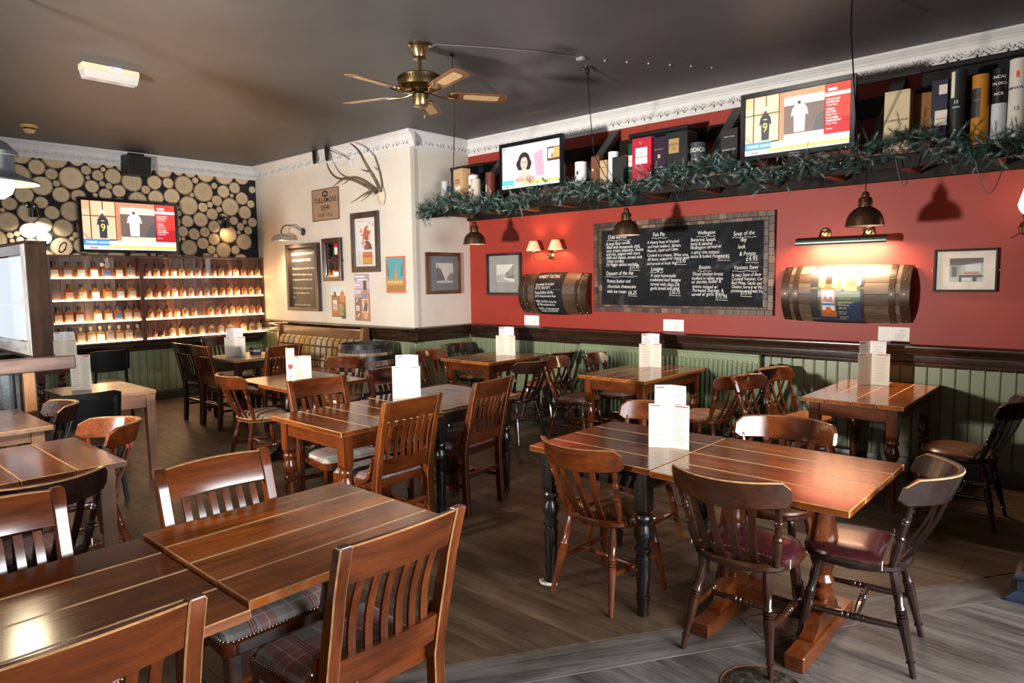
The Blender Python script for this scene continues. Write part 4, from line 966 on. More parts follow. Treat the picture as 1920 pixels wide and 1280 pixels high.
# radiator
rad_m = plain('green_radiator_paint', (.19, .24, .135), .38, var=.1)
t = thing('radiator', 'long sage green panel radiator below the dado rail', 'radiator', (-3.54, YR - .035, .13), 0)
panel('panel_body', t, 2.06, .76, .05, rad_m, -.045, 0, .39, .006)
bm = new(); box(bm, (0, 0, 0), (.030, .034, .66), .012); fm = finish(bm, 'flute', rad_m)
for k in range(42): place('flute', fm, t, (-1.0 + 2.0 * k / 41, -.076, .39))
panel('top_grille', t, 2.06, .02, .075, rad_m, -.048, 0, .775, .004)
for s in (-1, 1): panel('wall_bracket', t, .04, .5, .035, rad_m, -.006, s * .8, .35)
for s in (-1, 1):
    bm = new(); tube(bm, [(s * .95, -.045, .01), (s * .95, -.045, -.128)], .010, 8); obj('pipe', bm, rad_m, t)
# ------------------------------------------------------------------ things on the cream far wall
def sheet(name, label, cat, x, z, w, h, shapes, wall='far', rough=.4, th=.0015):
    loc = {'far': (x, YG, z)}[wall]; t = thing(name, label, cat, loc, 0); panel('sheet', t, w, h, th, pap, -th / 2 - .0003); flat('print', shapes, t, -th - .0006, .00015, rough=rough); return t
t = thing('tin_sign', 'rusty-edged tan tin sign lettered in dark capitals, above the small chalkboard', 'sign', (-8.268, YG, 2.71), 0)
m_, nt, b = nodes('rusted_tin'); n1 = noise(nt, coords(nt, (1, 1, 1), rnd=False), 5, 6, .65)
nt.links.new(ramp(nt, n1, [(.35, (.30, .19, .115)), (.58, (.34, .22, .135)), (.68, (.24, .115, .05))]), b.inputs['Base Color']); b.inputs['Roughness'].default_value = .5
panel('plate', t, .655, .435, .006, m_, -.004); rust = plain('rust_edge', (.07, .03, .015), .7, var=.5, scale=25)
frame(t, .655, .435, .010, .012, rust, 'rolled_edge', .002)
flat('emblem', [((.035, .025, .018), ELL(0, .145, .075, .045)), ((.30, .19, .11), ELL(0, .145, .045, .018))], t, -.008)
letters('sign_lettering', [('TULLAMORE', 0, .03, .098, 'CENTER'), ('DEW', 0, -.075, .098, 'CENTER'), ('EST    1829', 0, -.052, .03, 'CENTER')], t, -.0085, ink, bold=.012)
letters('sign_lettering', [('IRISH TRUE', 0, -.165, .070, 'CENTER')], t, -.0085, plain('faded_brown_print', (.12, .06, .035), .6))
# antlers
t = thing('antlers', 'stag antlers on a pale skull plate on the cream wall', 'antlers', (-6.985, YG, 2.71), 0)
bone = plain('bone', (.52, .43, .31), .6, var=.2); horn = plain('antler_horn', (.11, .072, .045), .5, var=.45, scale=14, bmp=.3); tip = plain('antler_tip', (.30, .24, .17), .5)
bm = new(); loft(bm, [[(x * s, -.02 - d, z) for x, s, d in ((-.07, w, 0), (-.03, w, .05 * w), (.03, w, .05 * w), (.07, w, 0), (0, w, -.018))] for z, w in ((-.11, .45), (-.06, .8), (0, 1.0), (.05, .8), (.10, .5))]); obj('skull_plate', bm, bone, t, smooth=60)
def antler(s, beam, tines):
    bm = new(); n = len(beam); tube(bm, beam, [.024 * (1 - .75 * i / (n - 1)) + .002 for i in range(n)], 8); lathe(bm, [(.03, 0), (.034, .008), (.028, .018)], 10, along(beam[0], beam[1])); a = obj('antler', bm, horn, t, smooth=60)
    for tn in tines:
        bm = new(); n = len(tn); tube(bm, tn, [.014 * (1 - .85 * i / (n - 1)) + .001 for i in range(n)], 7); obj('tine', bm, horn, a, smooth=60)
antler(-1, bezier((-.05, -.06, .05), (-.15, -.10, .10), (-.35, -.20, .27), (-.57, -.20, .25), 8) + bezier((-.57, -.20, .25), (-.75, -.22, .27), (-.88, -.20, .40), (-.94, -.18, .50), 8)[1:], [bezier((-.09, -.09, .07), (-.14, -.18, .05), (-.22, -.24, -.06), (-.36, -.24, -.07), 7), bezier((-.55, -.20, .25), (-.62, -.22, .22), (-.68, -.24, .18), (-.72, -.25, .17), 5)])
antler(1, bezier((.02, -.06, .05), (.05, -.10, .16), (.06, -.26, .30), (.0, -.28, .42), 9) + bezier((0, -.28, .42), (-.06, -.28, .52), (-.18, -.26, .60), (-.34, -.22, .66), 8)[1:], [bezier((.0, -.08, .08), (-.02, -.16, .05), (-.05, -.22, .0), (-.09, -.24, -.03), 6), bezier((.045, -.24, .27), (.02, -.28, .28), (-.0, -.30, .29), (-.02, -.31, .30), 4)])
# swan-neck lamp over the small chalkboard
t = thing('wall_lamp', 'small swan-neck wall lamp lit above the tall narrow chalkboard', 'lamp', (-8.86, YG, 2.37), 0)
gun = plain('gunmetal', (.10, .095, .085), .35, metal=.8)
bm = new(); lathe(bm, [(.055, 0), (.055, .012), (.03, .022), (0, .024)], 16, Matrix.Rotation(PI / 2, 4, 'X')); obj('wall_plate', bm, gun, t)
bm = new(); tube(bm, bezier((0, -.02, 0), (-.03, -.12, .10), (-.16, -.22, .14), (-.20, -.24, .02), 10) + [(-.20, -.24, -.04)], .009, 8); obj('neck', bm, gun, t)
bm = new(); loft(bm, [[(-.20 + x * k, -.24 + y * k, z) for x, y in ((-.16, -.08), (.16, -.08), (.16, .08), (-.16, .08))] for k, z in ((.35, -.03), (.8, -.065), (1.0, -.125))], cap=False)
loft(bm, [[(-.20 + x * k, -.24 + y * k, z) for x, y in ((-.16, -.08), (.16, -.08), (.16, .08), (-.16, .08))] for k, z in ((.33, -.036), (.78, -.070), (.98, -.125))], cap=False); box(bm, (-.20, -.24, -.034), (.10, .05, .004)); obj('lamp_shade', bm, plain('enamelled_shade', (.30, .27, .22), .4), t)
bm = new(); box(bm, (-.20, -.24, -.10), (.22, .09, .03), .01); obj('bulb', bm, emis('warm_bulb', (1, .82, .55), 14), t)
spot('wall_lamp_beam', (-9.06, YG - .24, 2.235), (-9.0, YG - .05, 1.2), 110, WARM2, 150, .8, .08)
# tall chalkboard
t = thing('chalkboard', 'tall narrow chalkboard in a worn wooden frame, under the swan-neck lamp', 'chalkboard', (-8.86, YG, 1.715), 0)
oldf = wood('worn_black_frame', (.020, .014, .010), (.075, .040, .022), .45, 'z', coat=.1, vary=.1, scratch=.6)
frame(t, .83, .965, .055, .07, oldf); panel('slate', t, .74, .87, .01, plain('brown_black_slate', (.030, .025, .021), .6, var=.3, scale=4), -.012)
letters('chalk_writing', sx=.86, lines=[('TAKE HOME YOUR OWN BOTTLE', -.34, .32, .051), ('OF SINGLE CASK WHISKY.', -.32, .23, .051)], parent=t, y=-.019, mat=chalk_m, bold=.01, shear=.1, jitter=.02)
letters('chalk_writing', [('The bottles on our other shelves', -.32, .115, .046), ('come with a unique drawing', -.32, .035, .046), ('or picture to show the cask.', -.32, -.045, .046), ('We have over a dozen to try', -.32, -.165, .044), ('this is just waiting on the', -.32, -.235, .044), ('bar.', -.32, -.30, .044), ('Ask at the bar for details', -.30, -.41, .044)], t, -.019, plain('dull_chalk', (.50, .47, .43), .9), shear=.12, jitter=.02)
# mirror
t = thing('wall_mirror', 'narrow dark-framed mirror reflecting bottles, between chalkboard and whisky map', 'mirror', (-8.12, YG, 1.95), 0)
frame(t, .44, .585, .06, .045, dkf); panel('mirror_glass', t, .33, .47, .004, plain('silvered_mirror', (.75, .73, .70), .03, metal=1, var=.0), -.012)
frame(t, .335, .47, .018, .03, gloss_black, 'inner_frame')
bm = new(); lathe(bm, [(.012, 0), (.008, .012), (.014, .022), (0, .03)], 10, T(.222, -.02, -.02) @ Matrix.Rotation(PI / 2, 4, 'Y')); obj('knob', bm, gun, t)
# distillery map
t = thing('framed_map', 'brown-framed map print in orange and red, below the antlers', 'picture', (-7.37, YG, 2.152), 0)
brf = wood('purple_brown_frame', (.035, .020, .018), (.060, .036, .030), .35, 'z', vary=.05)
frame(t, .60, .775, .075, .03, brf)
O1, O2, O3, O4, YEL = (.52, .13, .045), (.40, .09, .04), (.26, .07, .04), (.12, .075, .035), (.62, .33, .08)
scot = [((.70, .68, .65), R4(-.225, .225, -.312, .312)), ((.35, .33, .31), R4(-.17, -.04, .262, .270)), ((.5, .48, .45), R4(.02, .10, .262, .268)),
 (O1, [(.03, .19), (.07, .20), (.055, .165), (.03, .14), (.05, .125), (.11, .115), (.105, .08), (.075, .05), (.06, .02), (.08, .005), (.06, -.02), (.03, -.03), (.0, -.02), (-.02, .0), (-.05, -.02), (-.06, .02), (-.04, .03), (-.065, .055), (-.045, .07), (-.06, .095), (-.03, .11), (-.035, .14), (-.01, .15), (-.015, .18), (.01, .185)]),
 (O2, [(.06, .02), (.08, .005), (.06, -.02), (.03, -.03), (.0, -.02), (-.02, .0), (.0, .04), (.04, .05)]), (O1, [(-.10, .15), (-.085, .165), (-.075, .13), (-.095, .09), (-.115, .10)]), (O1, [(-.085, .07), (-.06, .08), (-.07, .04), (-.09, .045)]), (O2, [(-.05, -.03), (-.035, -.02), (-.04, -.10), (-.06, -.11)]), (O2, [(-.085, -.045), (-.065, -.03), (-.07, -.07), (-.09, -.075)]),
 (O3, [(-.02, -.03), (.03, -.035), (.06, -.03), (.09, -.06), (.07, -.10), (.06, -.16), (.01, -.17), (-.01, -.155), (-.03, -.165), (-.045, -.14), (-.03, -.10), (.0, -.09), (.0, -.06)]), (O4, [(.06, -.05), (.09, -.06), (.12, -.09), (.14, -.16), (.06, -.165), (.07, -.10)]), (O1, [(.09, .24), (.11, .26), (.10, .22), (.085, .215)]), (O2, [(.15, .22), (.165, .24), (.17, .19), (.155, .185)])]
scot = [(c, [(x, z * .86 + .045) if i else (x, z) for x, z in p]) for i, (c, p) in enumerate(scot)]
scot += [(O1, R4(-.07, .14, -.195, -.125)), (YEL, R4(-.07, .14, -.275, -.195)), ((.50, .24, .06), R4(-.07, .14, -.285, -.270))]
flat('map_print', scot, t, -.008); panel('glass_pane', t, .45, .63, .002, pane, -.018)
text_rules('map_key', t, -.016, -.05, .12, -.15, 3, .012, gold_ink, 3); text_rules('map_key', t, -.016, -.16, -.10, -.12, 6, .028, None, 5, .2)
# two bottle posters
sheet('poster', 'smaller poster of a bottle before a church dome, blue sky, below the mirror', 'poster', -8.04, 1.36, .345, .445, [((.52, .62, .68), R4(-.17, .17, -.22, .22)), ((.70, .66, .58), R4(-.17, .17, -.10, .13)), ((.22, .10, .05), [(-.17, -.10), (-.17, .11), (-.10, .10), (-.06, .13), (-.03, .09), (.05, .10), (.17, .09), (.17, -.2), (-.17, -.2)]), ((.42, .17, .07), [(.03, .02), (.04, .10), (.05, .14), (.085, .165), (.095, .19), (.105, .165), (.14, .14), (.15, .09), (.15, .0)]), ((.10, .095, .025), [(-.0, -.06), (.17, -.02), (.17, -.20), (-.01, -.20)]), ((.025, .045, .07), [(.05, -.22), (.17, -.12), (.17, -.22)])] + bottle_art(-.085, -.15, .30))
text_rules('poster_text', bpy.data.objects['poster'], -.0075, .01, .15, -.03, 9, .017, plain('yellow_print', (.66, .60, .30), .5), 4)
t = sheet('poster', 'larger lilac poster of a tall bottle with white slogans, below the whisky map', 'poster', -7.49, 1.435, .345, .625, [((.36, .30, .38), R4(-.17, .17, -.31, .31)), ((.48, .42, .50), R4(-.17, .17, .12, .22)), ((.18, .10, .08), R4(-.17, -.02, -.31, .0)), ((.24, .13, .09), R4(-.17, .17, -.31, -.18)), ((.26, .12, .06), R4(.14, .17, -.31, .05)),
 ((.40, .19, .10), [(-.02, -.29), (.15, -.29), (.15, .04), (.11, .07), (.095, .10), (.04, .10), (.025, .07), (-.02, .04)]), ((.085, .045, .03), R4(.03, .10, .10, .225)), ((.12, .22, .50), [(0, .02), (.10, .05), (.13, .03), (.06, -.01), (.0, -.01)]), ((.55, .50, .45), R4(.0, .13, -.20, -.02)), ((.10, .08, .08), [(.01, -.18), (.05, -.08), (.03, -.05), (.09, -.03), (.12, -.08), (.10, -.18)]), ((.45, .17, .07), [(.02, -.04), (.12, -.03), (.11, -.07), (.03, -.07)]), ((.62, .30, .20), ELL(.07, -.235, .045, .05)), ((.8, .78, .78), R4(-.15, .06, .265, .285)), ((.8, .78, .78), R4(-.10, .12, .225, .243)), ((.8, .78, .78), R4(-.16, -.03, .16, .175)), ((.8, .78, .78), R4(-.15, -.02, .08, .092)), ((.8, .78, .78), R4(-.15, -.04, .055, .067)), ((.8, .78, .78), [(-.14, -.06), (-.10, .0), (-.09, -.01), (-.13, -.07)]), ((.8, .78, .78), R4(-.14, -.06, -.125, -.11)), ((.8, .78, .78), R4(-.14, -.06, -.15, -.135)), ((.8, .78, .78), R4(-.14, -.06, -.175, -.16)), ((.8, .78, .78), [(-.12, -.26), (-.07, -.21), (-.06, -.22), (-.11, -.27)])])
# plain stand-in for the teal and orange print
t = thing('canvas_print', 'teal and orange poster with red edging, nearest the cream wall corner', 'poster', (-6.765, YG, 1.725), 0)
panel('board', t, .365, .455, .018, plain('coral_edge', (.60, .13, .09), .5), -.010)
flat('print', [((.10, .30, .32), R4(-.165, .165, -.205, .21)), ((.07, .20, .22), [(-.165, .15), (-.13, .10), (-.11, -.02), (-.165, -.02)]), ((.07, .20, .22), [(.165, .15), (.12, .10), (.10, -.02), (.165, -.02)]), ((.48, .27, .075), R4(-.165, .165, -.205, -.06)), ((.33, .17, .05), R4(-.165, .165, -.205, -.13)), ((.55, .22, .10), [(-.015, -.06), (.0, .06), (.015, .08), (.03, .06), (.04, -.06)])] + [((.74, .70, .64), [(x, -.10), (x + .03, -.10), (x + .045, -.085), (x + .015, -.085)]) for x in (-.15, -.09, -.03, .03, .09)], t, -.0195)
# junction box, cable and black brackets
t = thing('junction_box', 'small white junction box under the cornice above the antlers', 'box', (-7.635, YG, 3.185), 0); panel('cover', t, .085, .10, .04, plain('white_plastic', (.62, .60, .58), .4), -.02, bev=.006)
bm = new(); tube(bm, [(0, -.02, .05), (-.04, -.08, .10), (-.20, -.16, .17), (-.32, -.19, .23)], .005, 6); obj('cable', bm, gloss_black, t)
for x, lb in ((-8.30, 'left of the two black brackets hanging at the cornice'), (-8.00, 'right of the two black brackets hanging at the cornice')):
    t = thing('bracket', lb, 'bracket', (x, YG, 3.36), 0); bm = new(); prism(bm, [(-.045, .07), (.045, .07), (.035, -.06), (.018, -.11), (-.018, -.11), (-.035, -.06)], -.135, -.115, xz()); obj('plate', bm, gloss_black, t)
    bm = new(); box(bm, (0, -.06, .062), (.08, .12, .012)); obj('ceiling_arm', bm, gloss_black, t)

# ------------------------------------------------------------------ televisions
def tv(label, loc, rz, w, h, shapes, txt, base=True, tilt=0, em=1.0):
    t = thing('television', label, 'television', loc, rz, rot=(RAD(tilt), 0, RAD(rz)))
    panel('casing', t, w, h, .045, plain('tv_black', (.006, .006, .007), .22), -.03, bev=.006)
    frame(t, w, h, .038, .012, gloss_black, 'bezel', .003, y0=-.0525)
    iw, ih = w - .08, h - .08
    def sc(p): return [(-iw / 2 + x * iw, -ih / 2 + z * ih) for x, z in p]
    flat('screen_picture', [(c, sc(p)) for c, p in shapes], t, -.053, .00012, em=em)
    for nm, L, m in txt: letters(nm, [(s, -iw / 2 + x * iw, -ih / 2 + z * ih, q * ih * .94) for s, x, z, q in L], t, -.0605, m, bold=.006, sx=.86)
    letters('maker_name', [('SAMSUNG', 0, -h / 2 + .012, .018, 'CENTER')], t, -.0648, grey_ink)
    if base:
        bm = new(); box(bm, (0, -.03, -h / 2 - .02), (.10, .05, .06)); obj('stand_neck', bm, gloss_black, t)
    return t
wl_ = emis('screen_white_text', (.95, .95, .97), 1.0); yl_ = emis('screen_yellow', (.75, .70, .12), 1.0)
def shirt(cx, cz, w, h, c, lean=0):
    return (c, [(cx - w * .30, cz), (cx - w * .34, cz + h * .60), (cx - w * .5, cz + h * .56), (cx - w * .42, cz + h * .82), (cx - w * .18, cz + h), (cx, cz + h * .95), (cx + w * .18, cz + h), (cx + w * .42, cz + h * .82), (cx + w * .5, cz + h * .56), (cx + w * .34, cz + h * .60), (cx + w * .30, cz)])
PEACH, PK, DK, BR, CRM = (.85, .40, .22), (.95, .55, .34), (.025, .014, .012), (.62, .22, .12), (.98, .74, .55)
kits = [(PEACH, R4(0, .36, 0, 1)), (PK, R4(0, .075, .52, .82)), (PK, R4(.09, .20, .72, .98)), (PK, R4(.22, .335, .72, .98)), (PK, R4(.09, .20, .22, .66)), (PK, R4(.22, .335, .22, .66)), (PK, R4(0, .075, .22, .66)),
 (DK, R4(.078, .088, .2, 1)), (DK, R4(.206, .214, .66, 1)), (DK, R4(.337, .346, .2, 1)), (DK, R4(0, .34, .685, .70)), (DK, R4(0, .34, .19, .215)), (BR, R4(.35, .39, .12, 1)), (CRM, R4(.39, .77, .12, 1)), ((.16, .115, .10), R4(.39, .77, .28, .76)), ((.10, .095, .10), [(.66, .28), (.77, .28), (.77, .60), (.70, .52)]), ((.55, .26, .15), R4(.39, .77, .90, 1)), (CRM, R4(.39, .77, .78, .90)), ((.7, .3, .16), [(0, .36), (.12, .12), (.10, .10), (0, .30)]),
 ((.9, .85, .8), ELL(.20, .78, .022, .045)), ((.06, .04, .035), ELL(.202, .715, .016, .03)), shirt(.205, .24, .125, .46, (.030, .032, .050)), ((.62, .55, .09), R4(.185, .222, .585, .605)), ((.97, .93, .88), ELL(.53, .86, .028, .055)), ((.06, .04, .035), ELL(.535, .79, .016, .03)), shirt(.54, .30, .165, .48, (.96, .86, .80)), ((.75, .05, .035), R4(.775, 1, .19, 1)), ((.55, .012, .02), R4(.775, 1, .19, .45)), ((.92, .90, .90), R4(.775, 1, .80, .86)), ((.95, .93, .93), R4(.80, .88, .885, .93)), ((.80, .84, .90), R4(0, 1, 0, .19)), ((.85, .70, .10), R4(.24, 1, .035, .085)), ((.06, .24, .66), R4(0, .265, .085, .215)), ((.8, .2, .25), R4(.06, .14, .015, .055))]
ktx = [('screen_text', [('PREMIER LEAGUE', .022, .125, .072), ('STOCKPORT', .79, .73, .047), ('STEVENAGE', .79, .685, .047), ('Tonight 7.45pm', .79, .645, .034), ('WIGAN', .79, .575, .047), ('BOLTON', .79, .53, .047), ('Tonight 7.45pm', .79, .49, .034), ('WYCOMBE', .79, .43, .047), ('SHREWSBURY', .79, .385, .047), ('Tonight 7.45pm', .79, .345, .034), ('LIVE ON', .79, .26, .034)], wl_), ('screen_number', [('9', .178, .38, .24)], yl_)]
tv('television over the shelf at right showing football shirts, the larger and nearer one', (-1.965, 5.54, 2.845), 0, .87, .53, kits, ktx, em=.85)
tv('flat television on the log wall above the bottle cabinet, showing football shirts', (XL + .10, 3.475, 2.425), 90, 1.235, .71, kits, ktx, base=False, tilt=0, em=.95)
HAIR, SKIN = (.020, .014, .016), (.62, .34, .28)
news = [((.78, .70, .72), R4(0, 1, 0, 1)), ((.66, .60, .64), [(0, 1), (.30, 1), (.0, .80)]), ((.50, .30, .36), [(.55, .76), (.72, .86), (.76, .22), (.60, .20)]), ((.40, .20, .27), [(.57, .72), (.70, .80), (.735, .26), (.61, .24)])] + [((.56, .36, .42), [(.575 + k * .0045, .68 - k * .055), (.70 + k * .0045, .75 - k * .06), (.70 + k * .0045, .735 - k * .06), (.575 + k * .0045, .665 - k * .055)]) for k in range(8)] + [
 ((.92, .93, .95), R4(.79, 1, 0, 1)), ((.05, .035, .03), R4(.79, 1, .52, .84)), ((.55, .26, .08), R4(.905, 1, .58, .82)), ((.90, .88, .86), R4(.81, .90, .58, .80)), ((.30, .10, .04), ELL(.875, .64, .02, .06)),
 ((.42, .27, .23), [(.20, .10), (.23, .20), (.30, .27), (.36, .30), (.48, .29), (.56, .23), (.60, .10)]), (SKIN, [(.335, .30), (.36, .36), (.36, .42), (.44, .42), (.44, .34), (.46, .29), (.42, .20), (.40, .18)]),
 (HAIR, ELL(.395, .62, .105, .20, 22)), (HAIR, ELL(.31, .55, .055, .11)), (HAIR, ELL(.475, .54, .05, .11)), (HAIR, ELL(.325, .47, .05, .07)), (HAIR, ELL(.465, .46, .045, .07)), (SKIN, ELL(.395, .56, .062, .155, 20)), ((.55, .28, .23), ELL(.395, .53, .012, .03)), ((.05, .03, .03), R4(.352, .380, .585, .596)), ((.05, .03, .03), R4(.408, .436, .585, .596)), ((.04, .025, .025), ELL(.367, .572, .011, .012, 8)), ((.04, .025, .025), ELL(.422, .572, .011, .012, 8)), ((.50, .10, .11), ELL(.395, .468, .020, .010, 10)), (HAIR, [(.34, .68), (.37, .72), (.42, .72), (.45, .68), (.40, .70)])] + [
 ((.10, .05, .045), ELL(.24 + .33 * ((k * 37) % 100) / 100, .11 + .12 * ((k * 61) % 100) / 100, .007, .008, 6)) for k in range(34)] + [
 ((.86, .89, .93), R4(0, 1, 0, .125)), ((.84, .74, .06), R4(.36, 1, .055, .115)), ((.06, .34, .68), R4(0, .215, .075, .195)), ((.80, .10, .12), R4(.07, .13, .02, .06)), ((.85, .12, .14), R4(.02, .065, .93, .975))]
tv('television on the shelf at left showing a dark-haired newsreader', (-4.66, 5.54, 2.83), 0, .86, .515, news, [('screen_text', [('CARE CRISIS', .018, .105, .068)], wl_)], em=.85)

# ------------------------------------------------------------------ the high shelf along the red wall
shw = [wood('shelf_black_stain', (.004, .003, .0025), (.014, .009, .007), .55, 'x', vary=.3, coat=0, spec=.15), wood('shelf_black_stain', (.004, .003, .0025), (.014, .009, .007), .55, 'y', vary=.3, coat=0, spec=.15)]
slat_w = wood('orange_shelf_slat', (.060, .020, .007), (.190, .075, .026), .45, 'x', vary=.4, coat=.1)
sx0, sx1 = XC + .004, .9
t = thing('wall_shelf', 'long dark slatted shelf high on the red wall, carrying bottles boxes and televisions', 'shelf', (0, 0, 0))
for (nm, c, s, m) in (('front_beam', ((sx0 + sx1) / 2, 5.575, 2.455), (sx1 - sx0, .045, .10), shw[0]), ('wall_ledger', ((sx0 + sx1) / 2, 6.315, 2.455), (sx1 - sx0, .045, .09), shw[0])):
    bm = new(); box(bm, (0, 0, 0), s, .004); obj(nm, bm, m, t, c)
for k in range(6):
    bm = new(); box(bm, (0, 0, 0), (sx1 - sx0, .095, .022), .003); obj('shelf_slat', bm, slat_w, t, ((sx0 + sx1) / 2, 5.615 + .128 * k, 2.518))
for k in range(13):
    x = sx0 + .10 + .56 * k
    bm = new(); box(bm, (0, 0, 0), (.07, .66, .06), .004); obj('joist', bm, wood('orange_joist', (.05, .016, .006), (.15, .055, .02), .45, 'y', vary=.4, coat=.1), t, (x, 5.95, 2.475))
for x in (-5.70, -4.15, -2.79, -1.44, -.05):
    bm = new(); sweep_rect(bm, [(x, 6.325, 3.20), (x, 5.60, 2.51)], .10, .055); obj('diagonal_brace', bm, plain('grey_black_brace', (.030, .030, .032), .45, var=.3), t)
bm = new(); box(bm, (0, 0, 0), (sx1 - sx0, .03, .15), .004); obj('back_board', bm, shw[0], t, ((sx0 + sx1) / 2, 6.323, 3.03))
blk_box = plain('black_carton', (.005, .005, .006), .55, spec=.15)
for x0, x1, zt_, y0, y1, lb in ((-6.33, -5.77, 3.04, 5.92, 6.28, 'black box on the shelf in the corner behind the wooden bottle box'), (-3.78, -3.14, 3.08, 5.99, 6.28, 'large black box on the shelf behind the red bottle carton'), (-1.22, -.58, 3.19, 5.99, 6.28, 'large black box on the shelf at far right behind the dark bottle cartons')):
    t = thing('storage_box', lb, 'box', ((x0 + x1) / 2, (y0 + y1) / 2, 2.53)); bm = new(); h = zt_ - 2.53; box(bm, (0, 0, h / 2 - .02), (x1 - x0, y1 - y0, h - .04), .006); obj('box_body', bm, blk_box, t)
    bm = new(); box(bm, (0, 0, h - .02), (x1 - x0 + .012, y1 - y0 + .012, .04), .006); obj('lid', bm, plain('black_lid', (.008, .008, .009), .5, spec=.2), t)

SZ = 2.5292
GQ = 'whisky cartons and tubes on the high shelf'
def carton(x, w, zt_, col, label, y=5.70, d=None, patches=(), txt=(), rot=0, rough=.4, metal=0):
    d = d or w * .9; h = zt_ - SZ
    t = thing('bottle_carton', label, 'carton', (x, y, SZ), rot, GQ); m = plain('carton_' + '_'.join(str(int(c * 999)) for c in col), col, rough, var=.06, metal=metal, spec=.25)
    bm = new(); box(bm, (0, 0, h / 2), (w, d, h - .0), .003); obj('carton_body', bm, m, t)
    bm = new(); box(bm, (0, 0, h - .02), (w + .0015, d + .0015, .0012)); obj('lid_seam', bm, plain('seam_shadow_line', (.01, .01, .01), .7), t)
    if patches: flat('label_print', [(c, R4(-w / 2 + w * a, -w / 2 + w * b, h * p, h * q)) for c, a, b, p, q in patches], t, -d / 2 - .0006)
    for (s, u, v, sz, mm) in txt: letters('carton_lettering', [(s, -w / 2 + w * u, h * v, sz, 'CENTER')], t, -d / 2 - .0025, mm)
    return t
def tubecan(x, w, zt_, col, label, y=5.70, lid=None, bands=(), txt=(), metal=0):
    h = zt_ - SZ; r = w / 2; t = thing('bottle_tube', label, 'tube', (x, y, SZ), 0, GQ); m = plain('tube_' + '_'.join(str(int(c * 999)) for c in col), col, .4, var=.06, metal=metal, spec=.25)
    bm = new(); lathe(bm, [(r, 0), (r, h - .012), (r - .002, h - .012)], 24); obj('tube_body', bm, m, t)
    bm = new(); lathe(bm, [(r + .001, h - .014), (r + .001, h - .002), (r - .003, h)], 24); obj('tube_lid', bm, lid or m, t)
    for c, p, q, a0, a1 in bands:
        bm = new(); n = 12; rr = r + .0008
        loft(bm, [[(rr * math.sin(RAD(a0 + (a1 - a0) * k / n)), -rr * math.cos(RAD(a0 + (a1 - a0) * k / n)), z) for k in range(n + 1)] for z in (h * p, h * q)], close=False, cap=False); obj('label', bm, plain('tlabel_' + '_'.join(str(int(q_ * 999)) for q_ in c), c, .5, var=.04), t)
    for (s, v, sz, mm) in txt:
        o = letters('tube_lettering', [(s, 0, h * v, sz, 'CENTER')], t, 0, mm, bold=.01)
        for q in o.data.vertices:
            a = q.co.x / r; q.co.x = (r + .002) * math.sin(a); q.co.y = -(r + .002) * math.cos(a)
    return t
silver = plain('silver_lid', (.5, .5, .5), .3, metal=1)
tubecan(-6.20, .085, 2.84, (.42, .44, .44), 'silver grey patterned tube at the left end of the shelf', bands=[((.20, .23, .26), .1, .35, -90, 90)])
carton(-6.10, .075, 2.77, (.03, .05, .09), 'small dark blue box with a yellow patch beside the left-end tube', patches=[((.75, .40, .03), .1, .9, .3, .7)])
carton(-6.06, .13, 2.82, (.075, .055, .05), 'brown-grey box behind the wooden box at the left end', y=5.87)
carton(-5.90, .19, 2.95, (.48, .30, .15), 'tall pale wooden bottle box with a paper label', y=5.70, d=.12, patches=[((.70, .66, .58), .15, .75, .38, .52)], txt=[('LIMITED', .45, .66, .03, ink), ('RESERVE', .45, .59, .03, ink)], rot=-12, rough=.6)
tubecan(-5.71, .115, 2.87, (.74, .72, .72), 'white tube with maroon band beside the wooden box', bands=[((.20, .02, .07), .32, .42, -95, 95), ((.12, .12, .14), .5, .62, -30, 30)], lid=plain('maroon_lid', (.22, .02, .06), .4))
tubecan(-5.615, .115, 2.80, (.52, .45, .37), 'short beige tube in front of the white maroon-banded one', y=5.64, txt=[('malt', .5, .028, ink)])
tubecan(-5.49, .12, 2.87, (.14, .035, .025), 'dark maroon tube with round cream badge near the left television', y=5.76, bands=[((.60, .45, .30), .35, .6, -50, -5)])
tubecan(-4.165, .125, 2.82, (.76, .75, .73), 'white round canister right of the left television', bands=[((.05, .05, .05), .55, .68, -12, 12)])
carton(-3.965, .095, 2.85, (.16, .062, .035), 'slim brown carton behind the diagonal brace', patches=[((.6, .35, .25), .1, .35, .55, .62)])
carton(-3.87, .085, 2.80, (.48, .33, .18), 'light tan carton with black squiggle drawings', patches=[((.02, .02, .02), .3, .5, .25, .32), ((.02, .02, .02), .55, .8, .17, .25), ((.02, .02, .02), .35, .6, .10, .15)], txt=[('single malt', .5, .72, .014, ink)])
tubecan(-3.775, .10, 2.87, (.78, .78, .78), 'plain white tall tube among the cartons', txt=[])
carton(-3.665, .125, 2.80, (.022, .022, .022), 'short black carton left of the green one', y=5.66)
carton(-3.545, .115, 2.92, (.010, .050, .025), 'dark green carton with white label beside the red one', y=5.74, patches=[((.72, .72, .70), .05, .98, .45, .72), ((.03, .14, .07), 0, 1, .33, .37)], txt=[('MACALLAN', .5, .56, .018, ink)])
carton(-3.405, .205, 2.94, (.42, .015, .040), 'bright red carton with a large white label and gold triangle', patches=[((.76, .75, .73), .18, .80, .42, .78)], txt=[('THE', .49, .63, .018, ink), ('MACALLAN', .49, .555, .026, ink), ('V', .45, .84, .05, gold_ink)])
carton(-3.235, .13, 2.93, (.022, .010, .030), 'dark purple carton with small gold square, right of the red one', patches=[((.5, .36, .14), .35, .55, .52, .60)], txt=[('BOUTIQUE', .45, .70, .018, gold_ink), ('The Duthac', .45, .30, .018, white_ink)])
